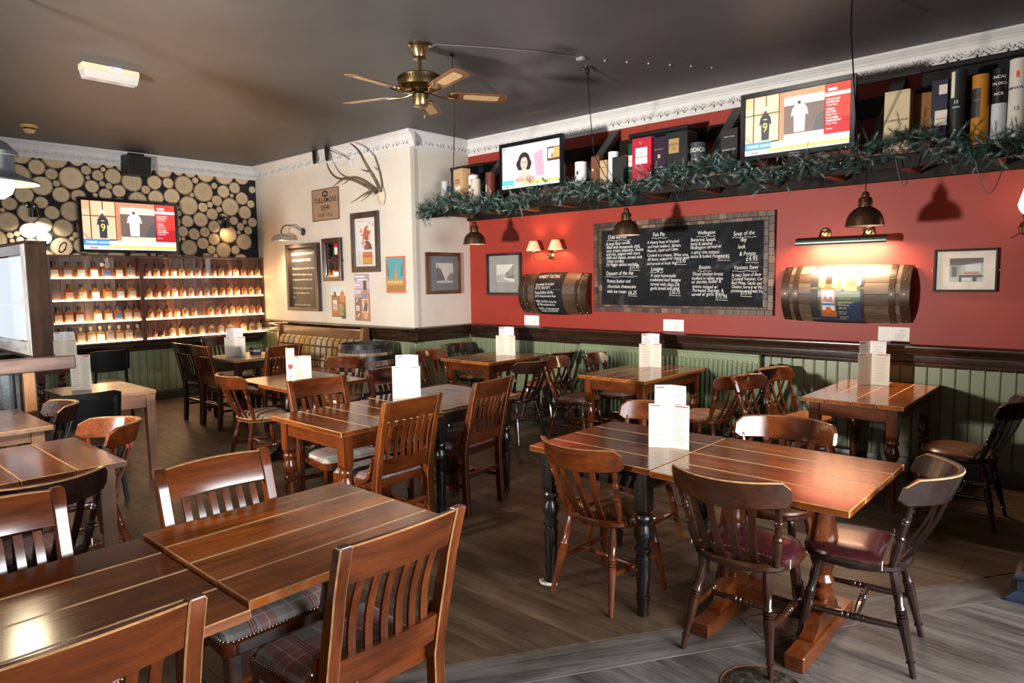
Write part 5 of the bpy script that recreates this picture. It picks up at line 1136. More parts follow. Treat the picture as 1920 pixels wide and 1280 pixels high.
carton(-3.045, .215, 2.94, (.010, .011, .011), 'wide black carton with a brass plaque', patches=[((.34, .20, .06), .15, .62, .55, .86)], txt=[('RESERVE', .385, .72, .024, ink), ('19', .385, .62, .03, ink)])
tubecan(-2.885, .135, 2.83, (.050, .060, .070), 'slate tube with big white letters behind the second diagonal brace', txt=[('LADDICH', .72, .050, white_ink), ('THE', .47, .03, white_ink)])
carton(-2.565, .15, 2.90, (.012, .012, .013), 'black carton with an oval outline left of the right television', txt=[('GLENGOYNE', .5, .50, .020, white_ink), ('AGED 12 YEARS', .5, .80, .013, white_ink)])
carton(-1.285, .165, 2.96, (.56, .44, .28), 'cream carton with fine lettering right of the right television', y=5.66, txt=[('GLENMORANGIE', .5, .50, .020, ink), ('18', .5, .28, .03, ink)], rough=.5)
carton(-1.145, .125, 2.94, (.22, .085, .020), 'orange-brown wooden carton half behind the cream one', y=5.76)
carton(-1.035, .10, 3.00, (.020, .018, .040), 'navy carton with two cream labels', patches=[((.66, .58, .48), .25, 1, .33, .55), ((.66, .55, .48), .45, .95, .78, .92)], txt=[('DISTILLERY', .6, .42, .012, ink)])
tubecan(-.935, .105, 3.045, (.022, .026, .028), 'tall charcoal tube with a vertical cream name strip', bands=[((.66, .64, .50), .64, .98, -38, -12), ((.5, .42, .2), .16, .22, -14, 6)], txt=[('15', .56, .03, white_ink), ('YEARS', .50, .016, white_ink)])
tubecan(-.80, .105, 2.99, (.42, .18, .022), 'orange tube with black label near the right edge', bands=[((.020, .020, .02), .38, .80, -75, 5)], txt=[('OLD RARE', .62, .014, gold_ink)])
carton(-.87, .05, 2.98, (.012, .012, .012), 'slim black carton between the charcoal and orange tubes', y=5.80)
tubecan(-.695, .085, 3.01, (.012, .014, .014), 'black tube with white lower label and cream capitals', bands=[((.50, .52, .56), .0, .52, -90, 90)], txt=[('INCAS', .86, .026, white_ink), ('TYLOCH', .77, .026, white_ink), ('NCR', .63, .026, white_ink)])
tubecan(-.595, .105, 3.05, (.60, .55, .50), 'whitish tube with a red shield at the right edge of the shelf', bands=[((.55, .08, .03), .76, .84, -10, 10)], txt=[('TAMNAVULIN', .62, .024, ink), ('12', .36, .035, ink)])

# ------------------------------------------------------------------ garland
t = thing('garland', 'frosted evergreen garland along the front of the high shelf', 'garland', (0, 0, 0))
rg = random.Random(21)
gm = [plain('fir_dark', (.008, .022, .016), .55, var=.4), plain('fir_green', (.022, .070, .048), .5, var=.4), plain('fir_teal', (.045, .12, .105), .5, var=.4), plain('fir_frost', (.36, .41, .42), .6, var=.3), plain('fir_pale', (.10, .15, .11), .55)]
bm = new(); spine = []
n = 1400
def gz(x): return 2.535 + .050 * math.sin(x * 4.1 + .6) + .030 * math.sin(x * 9.3) + (.10 if x < -6.2 else 0) * 0
for i in range(n):
    x = -6.62 + 7.1 * i / n + rg.uniform(-.02, .02); y = 5.505 + rg.uniform(-.035, .03); z = gz(x) + rg.uniform(-.10, .055)
    d = Vector((rg.uniform(-1, 1), rg.uniform(-1, .35), rg.uniform(-.9, .9))).normalized(); L = rg.uniform(.06, .12)
    base = Vector((x, y, z)); frost = rg.random() < .28; sm = rg.choice((0, 0, 1, 1, 1, 2, 2))
    u = d.orthogonal().normalized(); w = d.cross(u)
    for k in range(34):
        f = k / 33; a = k * 2.4; p = base + d * (L * f); o = (u * math.cos(a) + w * math.sin(a)) * (1 - .45 * f) + d * (.75 + .8 * f); o.normalize(); nl = rg.uniform(.030, .052)
        q = p + o * nl; s = d.cross(o); s = s.normalized() * .0016 if s.length > 1e-4 else u * .0016
        v = [bm.verts.new(c) for c in (p - s, p + s, q)]
        fc = bm.faces.new(v); fc.material_index = 3 if (frost and f > .45 and rg.random() < .75) else (4 if rg.random() < .06 else sm)
g = obj('fir_needles', bm, gm, t, smooth=0); g['kind'] = 'stuff'
bm = new(); tube(bm, [(-6.64 + 7.1 * i / 60, 5.51, gz(-6.64 + 7.1 * i / 60)) for i in range(61)], .010, 6); obj('wire_core', bm, gm[0], t)
for x, w_, dr in ((-6.30, .10, .10), (-5.95, .16, .09), (-4.05, .12, .13), (-3.86, .20, .17), (-3.50, .22, .10), (-2.95, .10, .15), (-2.50, .30, .08), (-1.20, .12, .20), (-.70, .20, .30)):
    bm = new(); tube(bm, [(x - w_ / 2 + w_ * i / 10, 5.49, 2.47 - dr * math.sin(PI * i / 10)) for i in range(11)], .0032, 5); obj('fairy_light_wire', bm, plain('dark_green_wire', (.012, .018, .014), .5), t)
bm = new()
for i in range(70):
    x = -6.6 + 7.1 * rg.random(); lathe(bm, [(.004, 0), (.0045, .008), (.002, .014), (0, .015)], 6, T(x, 5.47 + rg.uniform(-.03, .02), gz(x) + rg.uniform(-.07, .06)))
o = obj('fairy_light', bm, plain('clear_bulb', (.6, .62, .62), .1), t); o['kind'] = 'stuff'

# ------------------------------------------------------------------ pendants
bronze = plain('bronze_shade', (.115, .062, .036), .34, metal=.85, var=.25)
pin = plain('pale_shade_lining', (.60, .40, .24), .4)
def pendant(label, x, y, zr, zc, group='bronze dome pendants under the shelf'):
    t = thing('pendant_lamp', label, 'lamp', (x, y, zr))
    bm = new(); lathe(bm, [(.132, 0), (.130, .012), (.122, .055), (.105, .092), (.075, .122), (.046, .138), (.044, .138)], 26, cap=False); obj('shade', bm, [bronze], t, smooth=50)
    bm = new(); lathe(bm, [(.129, .003), (.119, .055), (.102, .09), (.072, .118), (.02, .13), (0, .13)], 26, cap=False); obj('shade_lining', bm, pin, t, smooth=50)
    bm = new(); lathe(bm, [(.047, .136), (.047, .192), (.040, .205), (.026, .212), (.026, .230), (.018, .248), (.012, .25)], 18); nk = obj('socket_cup', bm, bronze, t)
    for k in range(5):
        a = 2 * PI * k / 5; bm = new(); lathe(bm, [(.006, 0), (.004, .002), (0, .003)], 7, along((.047 * math.cos(a), .047 * math.sin(a), .163), (.06 * math.cos(a), .06 * math.sin(a), .163)), cap=False); obj('vent_stud', bm, brass, nk)
    bm = new(); tube(bm, [(0, 0, .25), (0, 0, zc - zr)], .0042, 6); obj('flex', bm, gloss_black, t)
    bm = new(); lathe(bm, [(.012, .10), (.028, .075), (.030, .055), (.02, .035), (0, .028)], 12); obj('bulb', bm, emis('pendant_bulb', (1, .7, .4), 2.0), t)
pendant('leftmost bronze dome pendant, hanging before the cream and red corner', -5.53, 5.52, 2.05, 2.43)
pendant('bronze dome pendant hanging before the left end of the big chalkboard', -3.50, 5.50, 2.045, 2.43)
pendant('bronze dome pendant hanging before the green picture light', -1.45, 5.50, 2.005, 2.43)
# ------------------------------------------------------------------ lit bottle cabinet on the log wall (local: x along the wall, z up, facing the room)
CW, CZ0, CZ1, CD = 2.90, .858, 2.035, .135
cab = thing('bottle_cabinet', 'wide wall cabinet with four lit shelves of whisky bottles behind glass', 'cabinet', (XL + .0005, 3.93, 0), 90)
cw = {a: wood('cabinet_stain', (.045, .016, .007), (.140, .055, .024), .35, a, vary=.15) for a in 'xyz'}
def part(nm, c, s, m, p=cab, bev=.002):
    bm = new(); box(bm, (0, 0, 0), s, bev); return obj(nm, bm, m, p, c)
part('top_panel', (0, -CD / 2, CZ1 - .012), (CW, CD, .024), cw['x']); part('bottom_panel', (0, -CD / 2, CZ0 + .012), (CW, CD, .024), cw['x'])
for s in (-1, 1): part('side_panel', (s * (CW / 2 - .014), -CD / 2, (CZ0 + CZ1) / 2), (.028, CD, CZ1 - CZ0 - .05), cw['z'])
xm = -.355; part('divider', (xm, -CD / 2 - .006, (CZ0 + CZ1) / 2), (.055, CD - .006, CZ1 - CZ0 - .05), cw['z'])
# back boards: greyer on the left, redder on the right
gb = wood('grey_back_board', (.10, .075, .062), (.24, .19, .165), .6, 'z', vary=.6, coat=0); rb_ = wood('red_back_board', (.075, .024, .011), (.17, .065, .03), .5, 'z', vary=.4, coat=0)
x = -CW / 2 + .03
while x < CW / 2 - .04:
    w = min(.128, CW / 2 - .03 - x); part('back_board', (x + w / 2, -.010, (CZ0 + CZ1) / 2), (w - .004, .012, CZ1 - CZ0 - .052), gb if (x < xm - .35) else rb_, bev=.002); x += w
led = emis('warm_led_strip', (1, .62, .30), 30)
shelf_z = [CZ0 + .026, 1.158, 1.448, 1.738]
for i, z in enumerate(shelf_z):
    for a, b2 in ((-CW / 2 + .03, xm - .03), (xm + .03, CW / 2 - .03)):
        if i: part('glass_shelf', ((a + b2) / 2, -.068, z - .006), (b2 - a, .098, .010), plain('frosted_shelf', (.75, .60, .45), .25), bev=.001)
        part('led_strip', ((a + b2) / 2, -.121, z + .004), (b2 - a - .01, .007, .016), led, bev=.001)
        part('led_strip', ((a + b2) / 2, -.022, z + .004), (b2 - a - .01, .005, .012), emis('warm_rear_fill_strip', (1, .50, .18), 30), bev=.001)  # rear strip added to brighten the boards behind the bottles
for k, (a, b2) in enumerate(((-CW / 2 + .03, xm - .03), (xm + .03, .37), (.36, CW / 2 - .03))):
    part('glass_door', ((a + b2) / 2, -CD - .003 - (.006 if k == 2 else 0), (CZ0 + CZ1) / 2), (b2 - a, .004, CZ1 - CZ0 - .055), glass('cabinet_glass', refl=.05), bev=0)
for x, z in ((-1.24, 1.105), (.46, 1.37)):
    bm = new(); tube(bm, [(x, -CD - .012, z), (x + .10, -CD - .02, z), (x + .13, -CD - .02, z + .02)], .006, 6); obj('latch', bm, nickel, cab)
part('frame_rail', (0, -CD - .002, CZ1 - .014), (CW, .018, .028), cw['x']); part('frame_rail', (0, -CD - .002, CZ0 + .012), (CW, .018, .024), cw['x'])

def amber(name, col, dens=.45):
    m, nt, b = nodes(name); b.inputs['Base Color'].default_value = (*col, 1); b.inputs['Roughness'].default_value = .06; b.inputs['Transmission Weight'].default_value = dens; b.inputs['IOR'].default_value = 1.2; return m
juice = [amber('amber_whisky', (.60, .21, .055)), amber('pale_whisky', (.88, .62, .28), .6), amber('red_amber_whisky', (.50, .13, .035)), amber('golden_whisky', (.80, .42, .12), .5)]
lab_c = [plain('bottle_label_%d' % i, c, .6, var=.15, scale=40) for i, c in enumerate(((.62, .50, .38), (.70, .60, .50), (.10, .16, .36), (.34, .33, .34), (.62, .36, .26), (.10, .10, .12), (.55, .58, .62)))]
capm = [plain('dark_cap', (.020, .012, .009), .4), plain('cork_cap', (.55, .46, .36), .6)]
def bottle_mesh(w, d, h, mat):
    bm = new(); rings = []
    for k, z in ((1.0, 0), (1.04, .006), (1.04, h * .60), (.95, h * .645), (.55, h * .68), (.36, h * .70), (.34, h * .80)):
        rings.append([(x * (k if k > .6 else k), y * (k if k > .6 else k * w / d * .9), z) for x, y in rrect(w / 1.04, d / 1.04, .012 if k > .6 else min(w, d) * .45, 2)])
    loft(bm, rings); return finish(bm, 'bottle_body', mat, 40)
def bot_proto(w, d, h, mat, lab, cap, slant=False):
    t = thing('whisky_bottle', 'x', 'bottle', (0, 0, 0)); place('glass_body', bottle_mesh(w, d, h, mat), t)
    bm = new(); lathe(bm, [(w * .19, h * .795), (w * .20, h * .80), (w * .20, h * .99), (w * .18, h)], 12); obj('stopper', bm, cap, t)
    bm = new()
    if slant: prism(bm, [(-w * .05, h * .05), (w * .42, h * .05), (w * .42, h * .50), (w * .18, h * .50), (-w * .05, h * .36)], -d / 2 - .0035, -d / 2 - .002, xz())
    else: box(bm, (0, -d / 2 - .003, h * .30), (w * .78, .0012, h * .42))
    obj('label', bm, lab, t)
    if slant:
        bm = new(); lathe(bm, [(w * .17, 0), (w * .15, .002), (0, .003)], 10, T(-w * .22, -d / 2 - .002, h * .45) @ Matrix.Rotation(PI / 2, 4, 'X')); obj('seal', bm, plain('brown_seal', (.14, .055, .03), .5), t)
    return t
protos = {}
def bottle(xl, z, kind, label, group):
    first = kind not in protos
    if first:
        if kind[0] == 'L': protos[kind] = bot_proto(.105, .062, .212, juice[kind[1]], lab_c[kind[2]], capm[kind[3]])
        else: protos[kind] = bot_proto(.080, .055, .190, juice[kind[1]], lab_c[kind[2]], capm[kind[3]], slant=kind[4])
        o = protos[kind]; o['label'] = label; o['group'] = group
        o.location = (XL + .073, 3.93 + xl, z); o.rotation_euler = (0, 0, PI / 2)
    else: o = dup(protos[kind], (XL + .073, 3.93 + xl, z), 90, label, group)
    return o
rz_ = random.Random(9)
names_row = ('bottom', 'third', 'second', 'top')
def row(side, ri, xs, kinds):
    z = shelf_z[ri] + (.001 if ri == 0 else .0005)
    lab = {'L': 'on the %s lit shelf, left bay', 'R': 'on the %s lit shelf, right bay'}[side] % names_row[ri]
    od = 'first second third fourth fifth sixth seventh eighth ninth tenth eleventh twelfth thirteenth fourteenth fifteenth'.split()
    for i, x in enumerate(xs): bottle(x, z, kinds[i % len(kinds)], ('pale' if ri == 0 else 'amber') + ' whisky bottle, ' + od[i] + ' from the left ' + lab, 'bottles on the %s shelf of the %s bay' % (names_row[ri], 'left' if side == 'L' else 'right'))
def px2x(X): return (X - 630) / 600.0
def spread_(a, b2, n): return [a + (b2 - a) * i / (n - 1) for i in range(n)]
a, b2 = -CW / 2 + .09, xm - .10
row('L', 3, [-1.40 + .03] + spread_(-1.22, -.47, 6), [('L', 2, 0, 0), ('L', 0, 3, 0), ('L', 0, 6, 0), ('L', 2, 0, 0), ('L', 0, 2, 0), ('L', 2, 1, 0), ('L', 3, 3, 0)])
row('L', 2, spread_(-1.22, -.47, 6), [('L', 2, 4, 0), ('L', 3, 0, 0), ('L', 0, 1, 0), ('L', 0, 4, 0), ('L', 0, 6, 0), ('L', 3, 0, 0)])
row('L', 1, [-1.36, -1.24, -1.12] + spread_(-.91, -.45, 5)[0:1] + [-.78, -.66, -.54, -.43], [('L', 2, 4, 0), ('L', 0, 4, 0), ('L', 2, 6, 0), ('L', 3, 0, 0), ('L', 0, 1, 0), ('L', 0, 2, 0), ('L', 3, 0, 0), ('L', 0, 4, 0)])
row('L', 0, spread_(-1.35, -.43, 9), [('L', 3, 4, 0), ('L', 1, 0, 0), ('L', 1, 0, 1), ('L', 1, 3, 1), ('L', 1, 1, 1), ('L', 1, 3, 1), ('L', 3, 4, 1), ('L', 1, 0, 1), ('L', 0, 5, 1)])
K = [('S', 0, 1, 0, True), ('S', 3, 1, 0, True), ('S', 0, 3, 0, True), ('S', 2, 1, 0, True), ('S', 3, 0, 0, True)]
row('R', 3, spread_(-.25, 1.36, 15), K); row('R', 2, spread_(-.25, 1.36, 15), K[::-1]); row('R', 1, spread_(-.25, .35, 6) + spread_(.60, 1.36, 8), K)
row('R', 0, spread_(.03, .88, 7) + [1.10, 1.23, 1.35], [('S', 1, 5, 0, False), ('S', 1, 3, 0, False), ('S', 1, 5, 0, False), ('S', 1, 0, 0, False)])
for x, h, c in ((-.20, .15, (.10, .04, .05)), (-.11, .10, (.05, .02, .03))):
    t = thing('miniature_bottle', 'small dark flask at the left of the bottom shelf, right bay' if h > .12 else 'small dark cup beside the dark flask on the bottom shelf', 'bottle' if h > .12 else 'cup', (XL + .073, 3.93 + x, shelf_z[0] + .001), 90)
    bm = new(); lathe(bm, [(.030, 0), (.034, .01), (.034, h * .5), (.014, h * .66), (.013, h)] if h > .12 else [(.030, 0), (.034, .01), (.036, h), (.032, h), (.028, .01), (0, .01)], 14); obj('vessel', bm, plain('vessel_%d' % int(h * 100), c, .25), t)
    bm = new(); box(bm, (0, -.0345, h * .3), (.03, .001, h * .25)); obj('label', bm, lab_c[4], t)
for z in shelf_z:
    for y in (3.0, 4.0, 4.9): point('led_glow', (XL + .125, y, z + .03), 4.0, (1, .58, .26), .04)
# clutter on the cabinet top
for y, w, lb in ((3.08, .05, 'coil of thin cable on the cabinet top under the television'), (2.68, .05, 'black cable loop hanging left of the television')):
    t = thing('cable_coil', lb, 'cable', (XL + .07, y, CZ1 + .004)); bm = new(); rr = random.Random(int(y * 100))
    pts = [(.0 + .02 * math.sin(k), (.10 * math.cos(k * 1.1)) * (1 if y > 3 else .5), (.012 + .010 * math.sin(k * 2.3)) if y > 3 else .09 + .07 * math.sin(k * 1.1 + .6)) for k in range(26)]
    tube(bm, pts, .005, 5); obj('loop', bm, plain('grey_cable', (.25, .24, .22), .5) if y > 3 else gloss_black, t)
for y, lb in ((4.02, 'left of the brown wooden offcuts on the cabinet top'), (4.24, 'middle brown wooden offcut on the cabinet top'), (4.52, 'right of the brown wooden offcuts on the cabinet top')):
    t = thing('wooden_offcut', lb, 'block', (XL + .07, y, CZ1)); bm = new(); box(bm, (0, 0, .016), (.07, .15, .030), .003); obj('block', bm, wood('offcut', (.15, .05, .02), (.30, .11, .045), .5, 'y'), t)

# ------------------------------------------------------------------ speaker and spotlights on the log wall
t = thing('loudspeaker', 'black loudspeaker at the cornice over the log wall', 'speaker', (XL + .01, 3.605, 3.245), 90)
bm = new(); hexa(bm, [(-.14, -.20, -.13), (.14, -.20, -.13), (.17, -.03, -.13), (-.17, -.03, -.13)], [(-.15, -.24, .12), (.15, -.24, .12), (.17, -.03, .14), (-.17, -.03, .14)]); obj('cabinet_body', bm, plain('speaker_black', (.006, .006, .006), .5), t)
bm = new(); hexa(bm, [(-.125, -.212, -.12), (.125, -.212, -.12), (.125, -.200, -.12), (-.125, -.200, -.12)], [(-.135, -.250, .108), (.135, -.250, .108), (.135, -.236, .108), (-.135, -.236, .108)]); obj('grille', bm, plain('speaker_cloth', (.010, .010, .010), .9), t)
bm = new(); box(bm, (0, -.06, .155), (.20, .12, .03)); obj('bracket', bm, black, t)
bm = new(); tube(bm, [(0, -.02, -.13), (.01, -.012, -.30), (-.01, -.012, -.44), (-.02, -.02, -.49)], .0035, 5); obj('wire', bm, pap, t)
def wall_spot(label, y, z):
    t = thing('wall_spotlight', label, 'lamp', (XL + .006, y, z), 90)
    bm = new(); lathe(bm, [(.04, 0), (.04, .015), (.02, .02)], 14, T(0, 0, .05) @ Matrix.Rotation(PI / 2, 4, 'X')); obj('wall_plate', bm, gloss_black, t)
    bm = new(); tube(bm, [(0, -.015, .05), (.01, -.10, .05), (.02, -.12, .03)], .012, 8); obj('arm', bm, gloss_black, t)
    bm = new(); lathe(bm, [(.0, 0), (.03, .004), (.045, .03), (.05, .10), (.062, .16), (.060, .16), (.045, .10), (.02, .06)], 18, along((.02, -.14, .06), (.05, -.07, -.10))); obj('hood', bm, gloss_black, t)
wall_spot('black spotlight at far left of the log wall, shining brightly on the logs', 2.36, 2.60); wall_spot('black spotlight near the cream wall, glowing weakly on the logs', 4.77, 2.58)
spot('wall_spot_beam', (XL + .075, 2.42, 2.40), (XL - .05, 2.43, 2.20), 46, (1.0, .93, .78), 165, .9, .03)
spot('wall_spot_beam', (XL + .115, 4.815, 2.435), (XL - .05, 4.84, 2.20), 3.2, (1, .66, .34), 165, .9, .03)

# ------------------------------------------------------------------ ceiling: fan, emergency light, smoke detector, rose and cables
fan = thing('ceiling_fan', 'brass ceiling fan with five cane-panelled wooden blades', 'fan', (-4.07, 3.51, 0))
abr = plain('antique_fan_brass', (.36, .25, .11), .25, metal=1, var=.2, scale=5); dkm = plain('fan_shadow_gap', (.02, .015, .01), .4, metal=.6)
bm = new(); lathe(bm, [(.082, ZC), (.086, ZC - .015), (.070, ZC - .03), (.045, ZC - .095), (.052, ZC - .11), (.02, ZC - .115)], 24); obj('canopy', bm, abr, fan)
bm = new(); tube(bm, [(0, 0, ZC - .11), (0, 0, 3.215)], .014, 10); obj('down_rod', bm, abr, fan)
bm = new(); lathe(bm, [(.03, 3.225), (.07, 3.215), (.145, 3.200), (.168, 3.185), (.168, 3.150), (.172, 3.142), (.172, 3.112), (.150, 3.092), (.09, 3.082), (.06, 3.08)], 30); mh = obj('motor_housing', bm, abr, fan)
bm = new(); box(bm, (0, 0, 0), (.006, .004, .020)); pm = finish(bm, 'vent_slot', dkm)
for k in range(48): a = 2 * PI * k / 48; place('vent_slot', pm, mh, (.1685 * math.cos(a), .1685 * math.sin(a), 3.167), (RAD(25 if k % 2 else -25) * 0, 0, a))
bm = new(); lathe(bm, [(.075, 3.085), (.080, 3.07), (.05, 3.06)], 20); obj('flywheel', bm, dkm, fan)
bm = new(); lathe(bm, [(.045, 3.065), (.062, 3.055), (.062, 2.985), (.055, 2.972), (.02, 2.966), (0, 2.966)], 22); obj('switch_cup', bm, abr, fan)
bw = wood('fan_blade_wood', (.080, .032, .011), (.190, .082, .030), .35, 'x', vary=.15); cane = plain('woven_cane', (.40, .26, .13), .7, var=.35, scale=120)
def blade(a):
    M = Matrix.Rotation(RAD(a), 4, 'Z') @ T(0, 0, 3.062) @ Matrix.Rotation(RAD(-11), 4, 'X')
    out = [(.225, -.048), (.27, -.062), (.63, -.072), (.665, -.060), (.68, -.02), (.68, .02), (.665, .060), (.63, .072), (.27, .062), (.225, .048)]
    bm = new(); prism(bm, out, -.003, .003, M, bev=.0012); b = obj('blade', bm, bw, fan)
    bm = new(); ci = [(.335 + .0, -.028), (.36, -.036), (.58, -.040), (.61, -.030), (.61, .030), (.58, .040), (.36, .036), (.335, .028)]; prism(bm, ci, -.0044, .0044, M); obj('cane_inset', bm, cane, b)
    bm = new(); pts = [M @ Vector(p) for p in ((.06, 0, .012), (.11, .0, -.004), (.16, .015, -.014), (.21, .03, -.010), (.27, .035, -.008))]; tube(bm, pts, .007, 7)
    pts = [M @ Vector(p) for p in ((.16, -.0, -.014), (.21, -.03, -.010), (.27, -.035, -.008))]; tube(bm, pts, .007, 7); prism(bm, ELL(.25, 0, .035, .045, 12), -.0085, -.0035, M); obj('blade_iron', bm, abr, fan)
for a in (-159, -87, -15, 57, 129): blade(a)
bm = new(); tube(bm, [(.04, .0, 2.97), (.041, 0, 2.90)], .0015, 4); lathe(bm, [(.006, 2.875), (.006, 2.90), (0, 2.905)], 8, T(.041, 0, 0)); obj('pull_chain', bm, brass, fan)
t = thing('emergency_light', 'rectangular cream emergency light with clear diffuser on the ceiling', 'lamp', (-6.33, 2.10, ZC), 0)
crp = plain('cream_plastic', (.66, .54, .36), .4)
bm = new(); box(bm, (0, 0, -.025), (.125, .425, .05), .006); obj('base', bm, crp, t)
m_, nt, b = nodes('clear_diffuser'); b.inputs['Base Color'].default_value = (.86, .82, .78, 1); b.inputs['Transmission Weight'].default_value = .5; b.inputs['Roughness'].default_value = .12
bm = new(); hexa(bm, [(-.045, -.195, -.115), (.045, -.195, -.115), (.045, .195, -.115), (-.045, .195, -.115)], [(-.060, -.207, -.052), (.060, -.207, -.052), (.060, .207, -.052), (-.060, .207, -.052)]); obj('diffuser', bm, m_, t)
o = flat('rating_label', [((.72, .70, .72), R4(-.045, .045, -.020, .022)), ((.60, .12, .10), R4(-.04, -.015, .010, .018)), ((.35, .33, .35), R4(-.04, .03, -.001, .004)), ((.35, .33, .35), R4(-.04, .035, -.011, -.007))], t, 0, loc=(.0640, .03, -.025)); o.rotation_euler = (0, 0, PI / 2)
t = thing('smoke_detector', 'small yellowed smoke detector on the ceiling at far left', 'detector', (-9.19, 2.19, ZC)); yel = plain('yellowed_plastic', (.50, .33, .13), .4)
bm = new(); lathe(bm, [(.085, 0), (.085, -.02), (.06, -.03), (.06, -.045), (.065, -.05), (.04, -.085), (0, -.088)], 20); obj('detector_body', bm, yel, t)
bm = new(); lathe(bm, [(.0605, -.031), (.0605, -.045)], 20, cap=False); obj('vent_band', bm, dkm, t)
t = thing('ceiling_rose', 'small black ceiling rose with a flex hanging down to the shelf', 'ceiling rose', (-3.50, 4.89, ZC))
bm = new(); lathe(bm, [(.055, 0), (.055, -.012), (.030, -.02), (.018, -.045), (0, -.046)], 16); obj('rose_cup', bm, gloss_black, t)
bm = new(); tube(bm, sag((0, 0, -.045), (-.42, .68, -.55), .04, 8) + sag((-.42, .68, -.55), (-.02, .62, -.93), .12, 8)[1:], .0042, 6); obj('flex', bm, gloss_black, t)
t = thing('hanging_cable', 'black cable drooping from the ceiling behind the fan to the left end of the shelf', 'cable', (-4.07, 3.85, ZC))
bm = new(); tube(bm, [(0, 0, 0)] + bezier((0, 0, -.02), (-.55, .55, -.20), (-1.60, 1.50, -.80), (-1.80, 1.62, -.90), 16) , .0045, 6); obj('flex', bm, gloss_black, t)
bm = new(); lathe(bm, [(.02, 0), (.02, -.015), (.006, -.02)], 10); obj('ceiling_hook', bm, gloss_black, t)
t = thing('hanging_cable', 'taut black cable dropping from the ceiling past the right television', 'cable', (-1.33, 4.62, ZC))
bm = new(); tube(bm, [(0, 0, 0), (-.06, .20, -.22), (-.16, .79, -.86), (-.165, .80, -.93)], .005, 6); obj('flex', bm, gloss_black, t)
t = thing('ceiling_cable', 'pale clipped cable running over the ceiling from the fan towards the red wall', 'cable', (-4.07, 3.51, ZC))
bm = new(); pts = [(.07, .03, -.035), (.12, .07, -.012), (.30, .35, -.006), (.55, .75, -.006), (.68, 1.05, -.006)]; tube(bm, pts, .005, 6); obj('flex', bm, plain('grey_ceiling_cable', (.10, .10, .10), .5), t)
bm = new(); box(bm, (.70, 1.10, -.012), (.07, .04, .024), .004); obj('connector', bm, plain('grey_connector', (.20, .20, .20), .5), t)
for k in range(6):
    bm = new(); box(bm, (.80 + .11 * k, 1.30 + .16 * k, -.006), (.014, .014, .012), .002); obj('cable_clip', bm, plain('pale_clip', (.35, .35, .35), .5), t)
# enamelled lamp at the left edge
t = thing('enamel_lamp', 'grey enamel pendant lamp with glowing opal globe at the left picture edge', 'lamp', (-5.05, 1.0, 0)); gal = plain('galvanised_grey', (.13, .15, .155), .45, metal=.4, var=.3)
bm = new(); lathe(bm, [(.235, 2.262), (.230, 2.272), (.12, 2.325), (.115, 2.335), (.115, 2.42), (.135, 2.425), (.135, 2.445), (.085, 2.50), (.03, 2.53), (.02, 2.56)], 28, cap=False); obj('shade', bm, gal, t)
bm = new(); lathe(bm, [(.232, 2.261), (.12, 2.318), (0, 2.325)], 28, cap=False); obj('shade_lining', bm, plain('cream_enamel', (.75, .66, .50), .3), t)
bm = new(); lathe(bm, [(0, 2.165), (.05, 2.172), (.09, 2.20), (.108, 2.245), (.105, 2.30), (.09, 2.315)], 22); obj('globe', bm, emis('opal_globe', (1, .86, .62), 4.5), t)
bm = new(); tube(bm, [(0, 0, 2.55), (0, 0, ZC)], .012, 8); obj('stem', bm, gal, t)
point('enamel_lamp_glow', (-5.05, 1.0, 2.10), 12, (1, .78, .50), .09)

# ------------------------------------------------------------------ tartan settle, cask table
bench_w = {a: wood('settle_oak', (.075, .030, .011), (.190, .085, .035), .3, a, vary=.15) for a in 'xyz'}
t = thing('settle', 'wooden settle with padded mustard tartan back along the cream wall', 'bench', (-8.30, 4.98, 0))
sw = 2.08
for s in (-1, 1):
    bm = new(); hexa(bm, [(s * sw / 2 - .03, -.26, 0), (s * sw / 2 + .03, -.26, 0), (s * sw / 2 + .03, .29, 0), (s * sw / 2 - .03, .29, 0)], [(s * sw / 2 - .03, -.22, .46), (s * sw / 2 + .03, -.22, .46), (s * sw / 2 + .03, .29, .46), (s * sw / 2 - .03, .29, .46)]); hexa(bm, [(s * sw / 2 - .03, .13, .46), (s * sw / 2 + .03, .13, .46), (s * sw / 2 + .03, .29, .46), (s * sw / 2 - .03, .29, .46)], [(s * sw / 2 - .03, .20, 1.045), (s * sw / 2 + .03, .20, 1.045), (s * sw / 2 + .03, .29, 1.045), (s * sw / 2 - .03, .29, 1.045)]); obj('end_panel', bm, bench_w['z'], t)
bm = new(); box(bm, (0, .245, .955), (sw - .06, .04, .13), .004); obj('top_rail', bm, bench_w['x'], t)
bm = new(); box(bm, (0, .0, .40), (sw - .06, .44, .05), .004); obj('seat_board', bm, bench_w['x'], t)
bm = new(); box(bm, (0, -.19, .20), (sw - .06, .03, .34), .004); obj('front_panel', bm, bench_w['x'], t)
bm = new(); box(bm, (0, -.01, .445), (sw - .08, .40, .06), .02, seg=3); obj('seat_cushion', bm, LBRN, t)
m_, nt, b = nodes('mustard_tartan'); tc = nt.nodes.new('ShaderNodeTexCoord'); sp = nt.nodes.new('ShaderNodeSeparateXYZ'); nt.links.new(tc.outputs['Object'], sp.inputs[0])
fx = math_n(nt, 'FRACT', math_n(nt, 'MULTIPLY_ADD', sp.outputs[0], 7.14, 20)); fz = math_n(nt, 'FRACT', math_n(nt, 'MULTIPLY_ADD', sp.outputs[2], 5.2, .08)); fb = math_n(nt, 'FRACT', math_n(nt, 'MULTIPLY_ADD', sp.outputs[0], 1.25, 20.2))
Z_, O_ = (0, 0, 0), (1, 1, 1)
c = mixc(nt, ramp(nt, fb, [(0, Z_), (.30, O_), (.75, Z_)]), (.34, .185, .045), (.42, .36, .24))
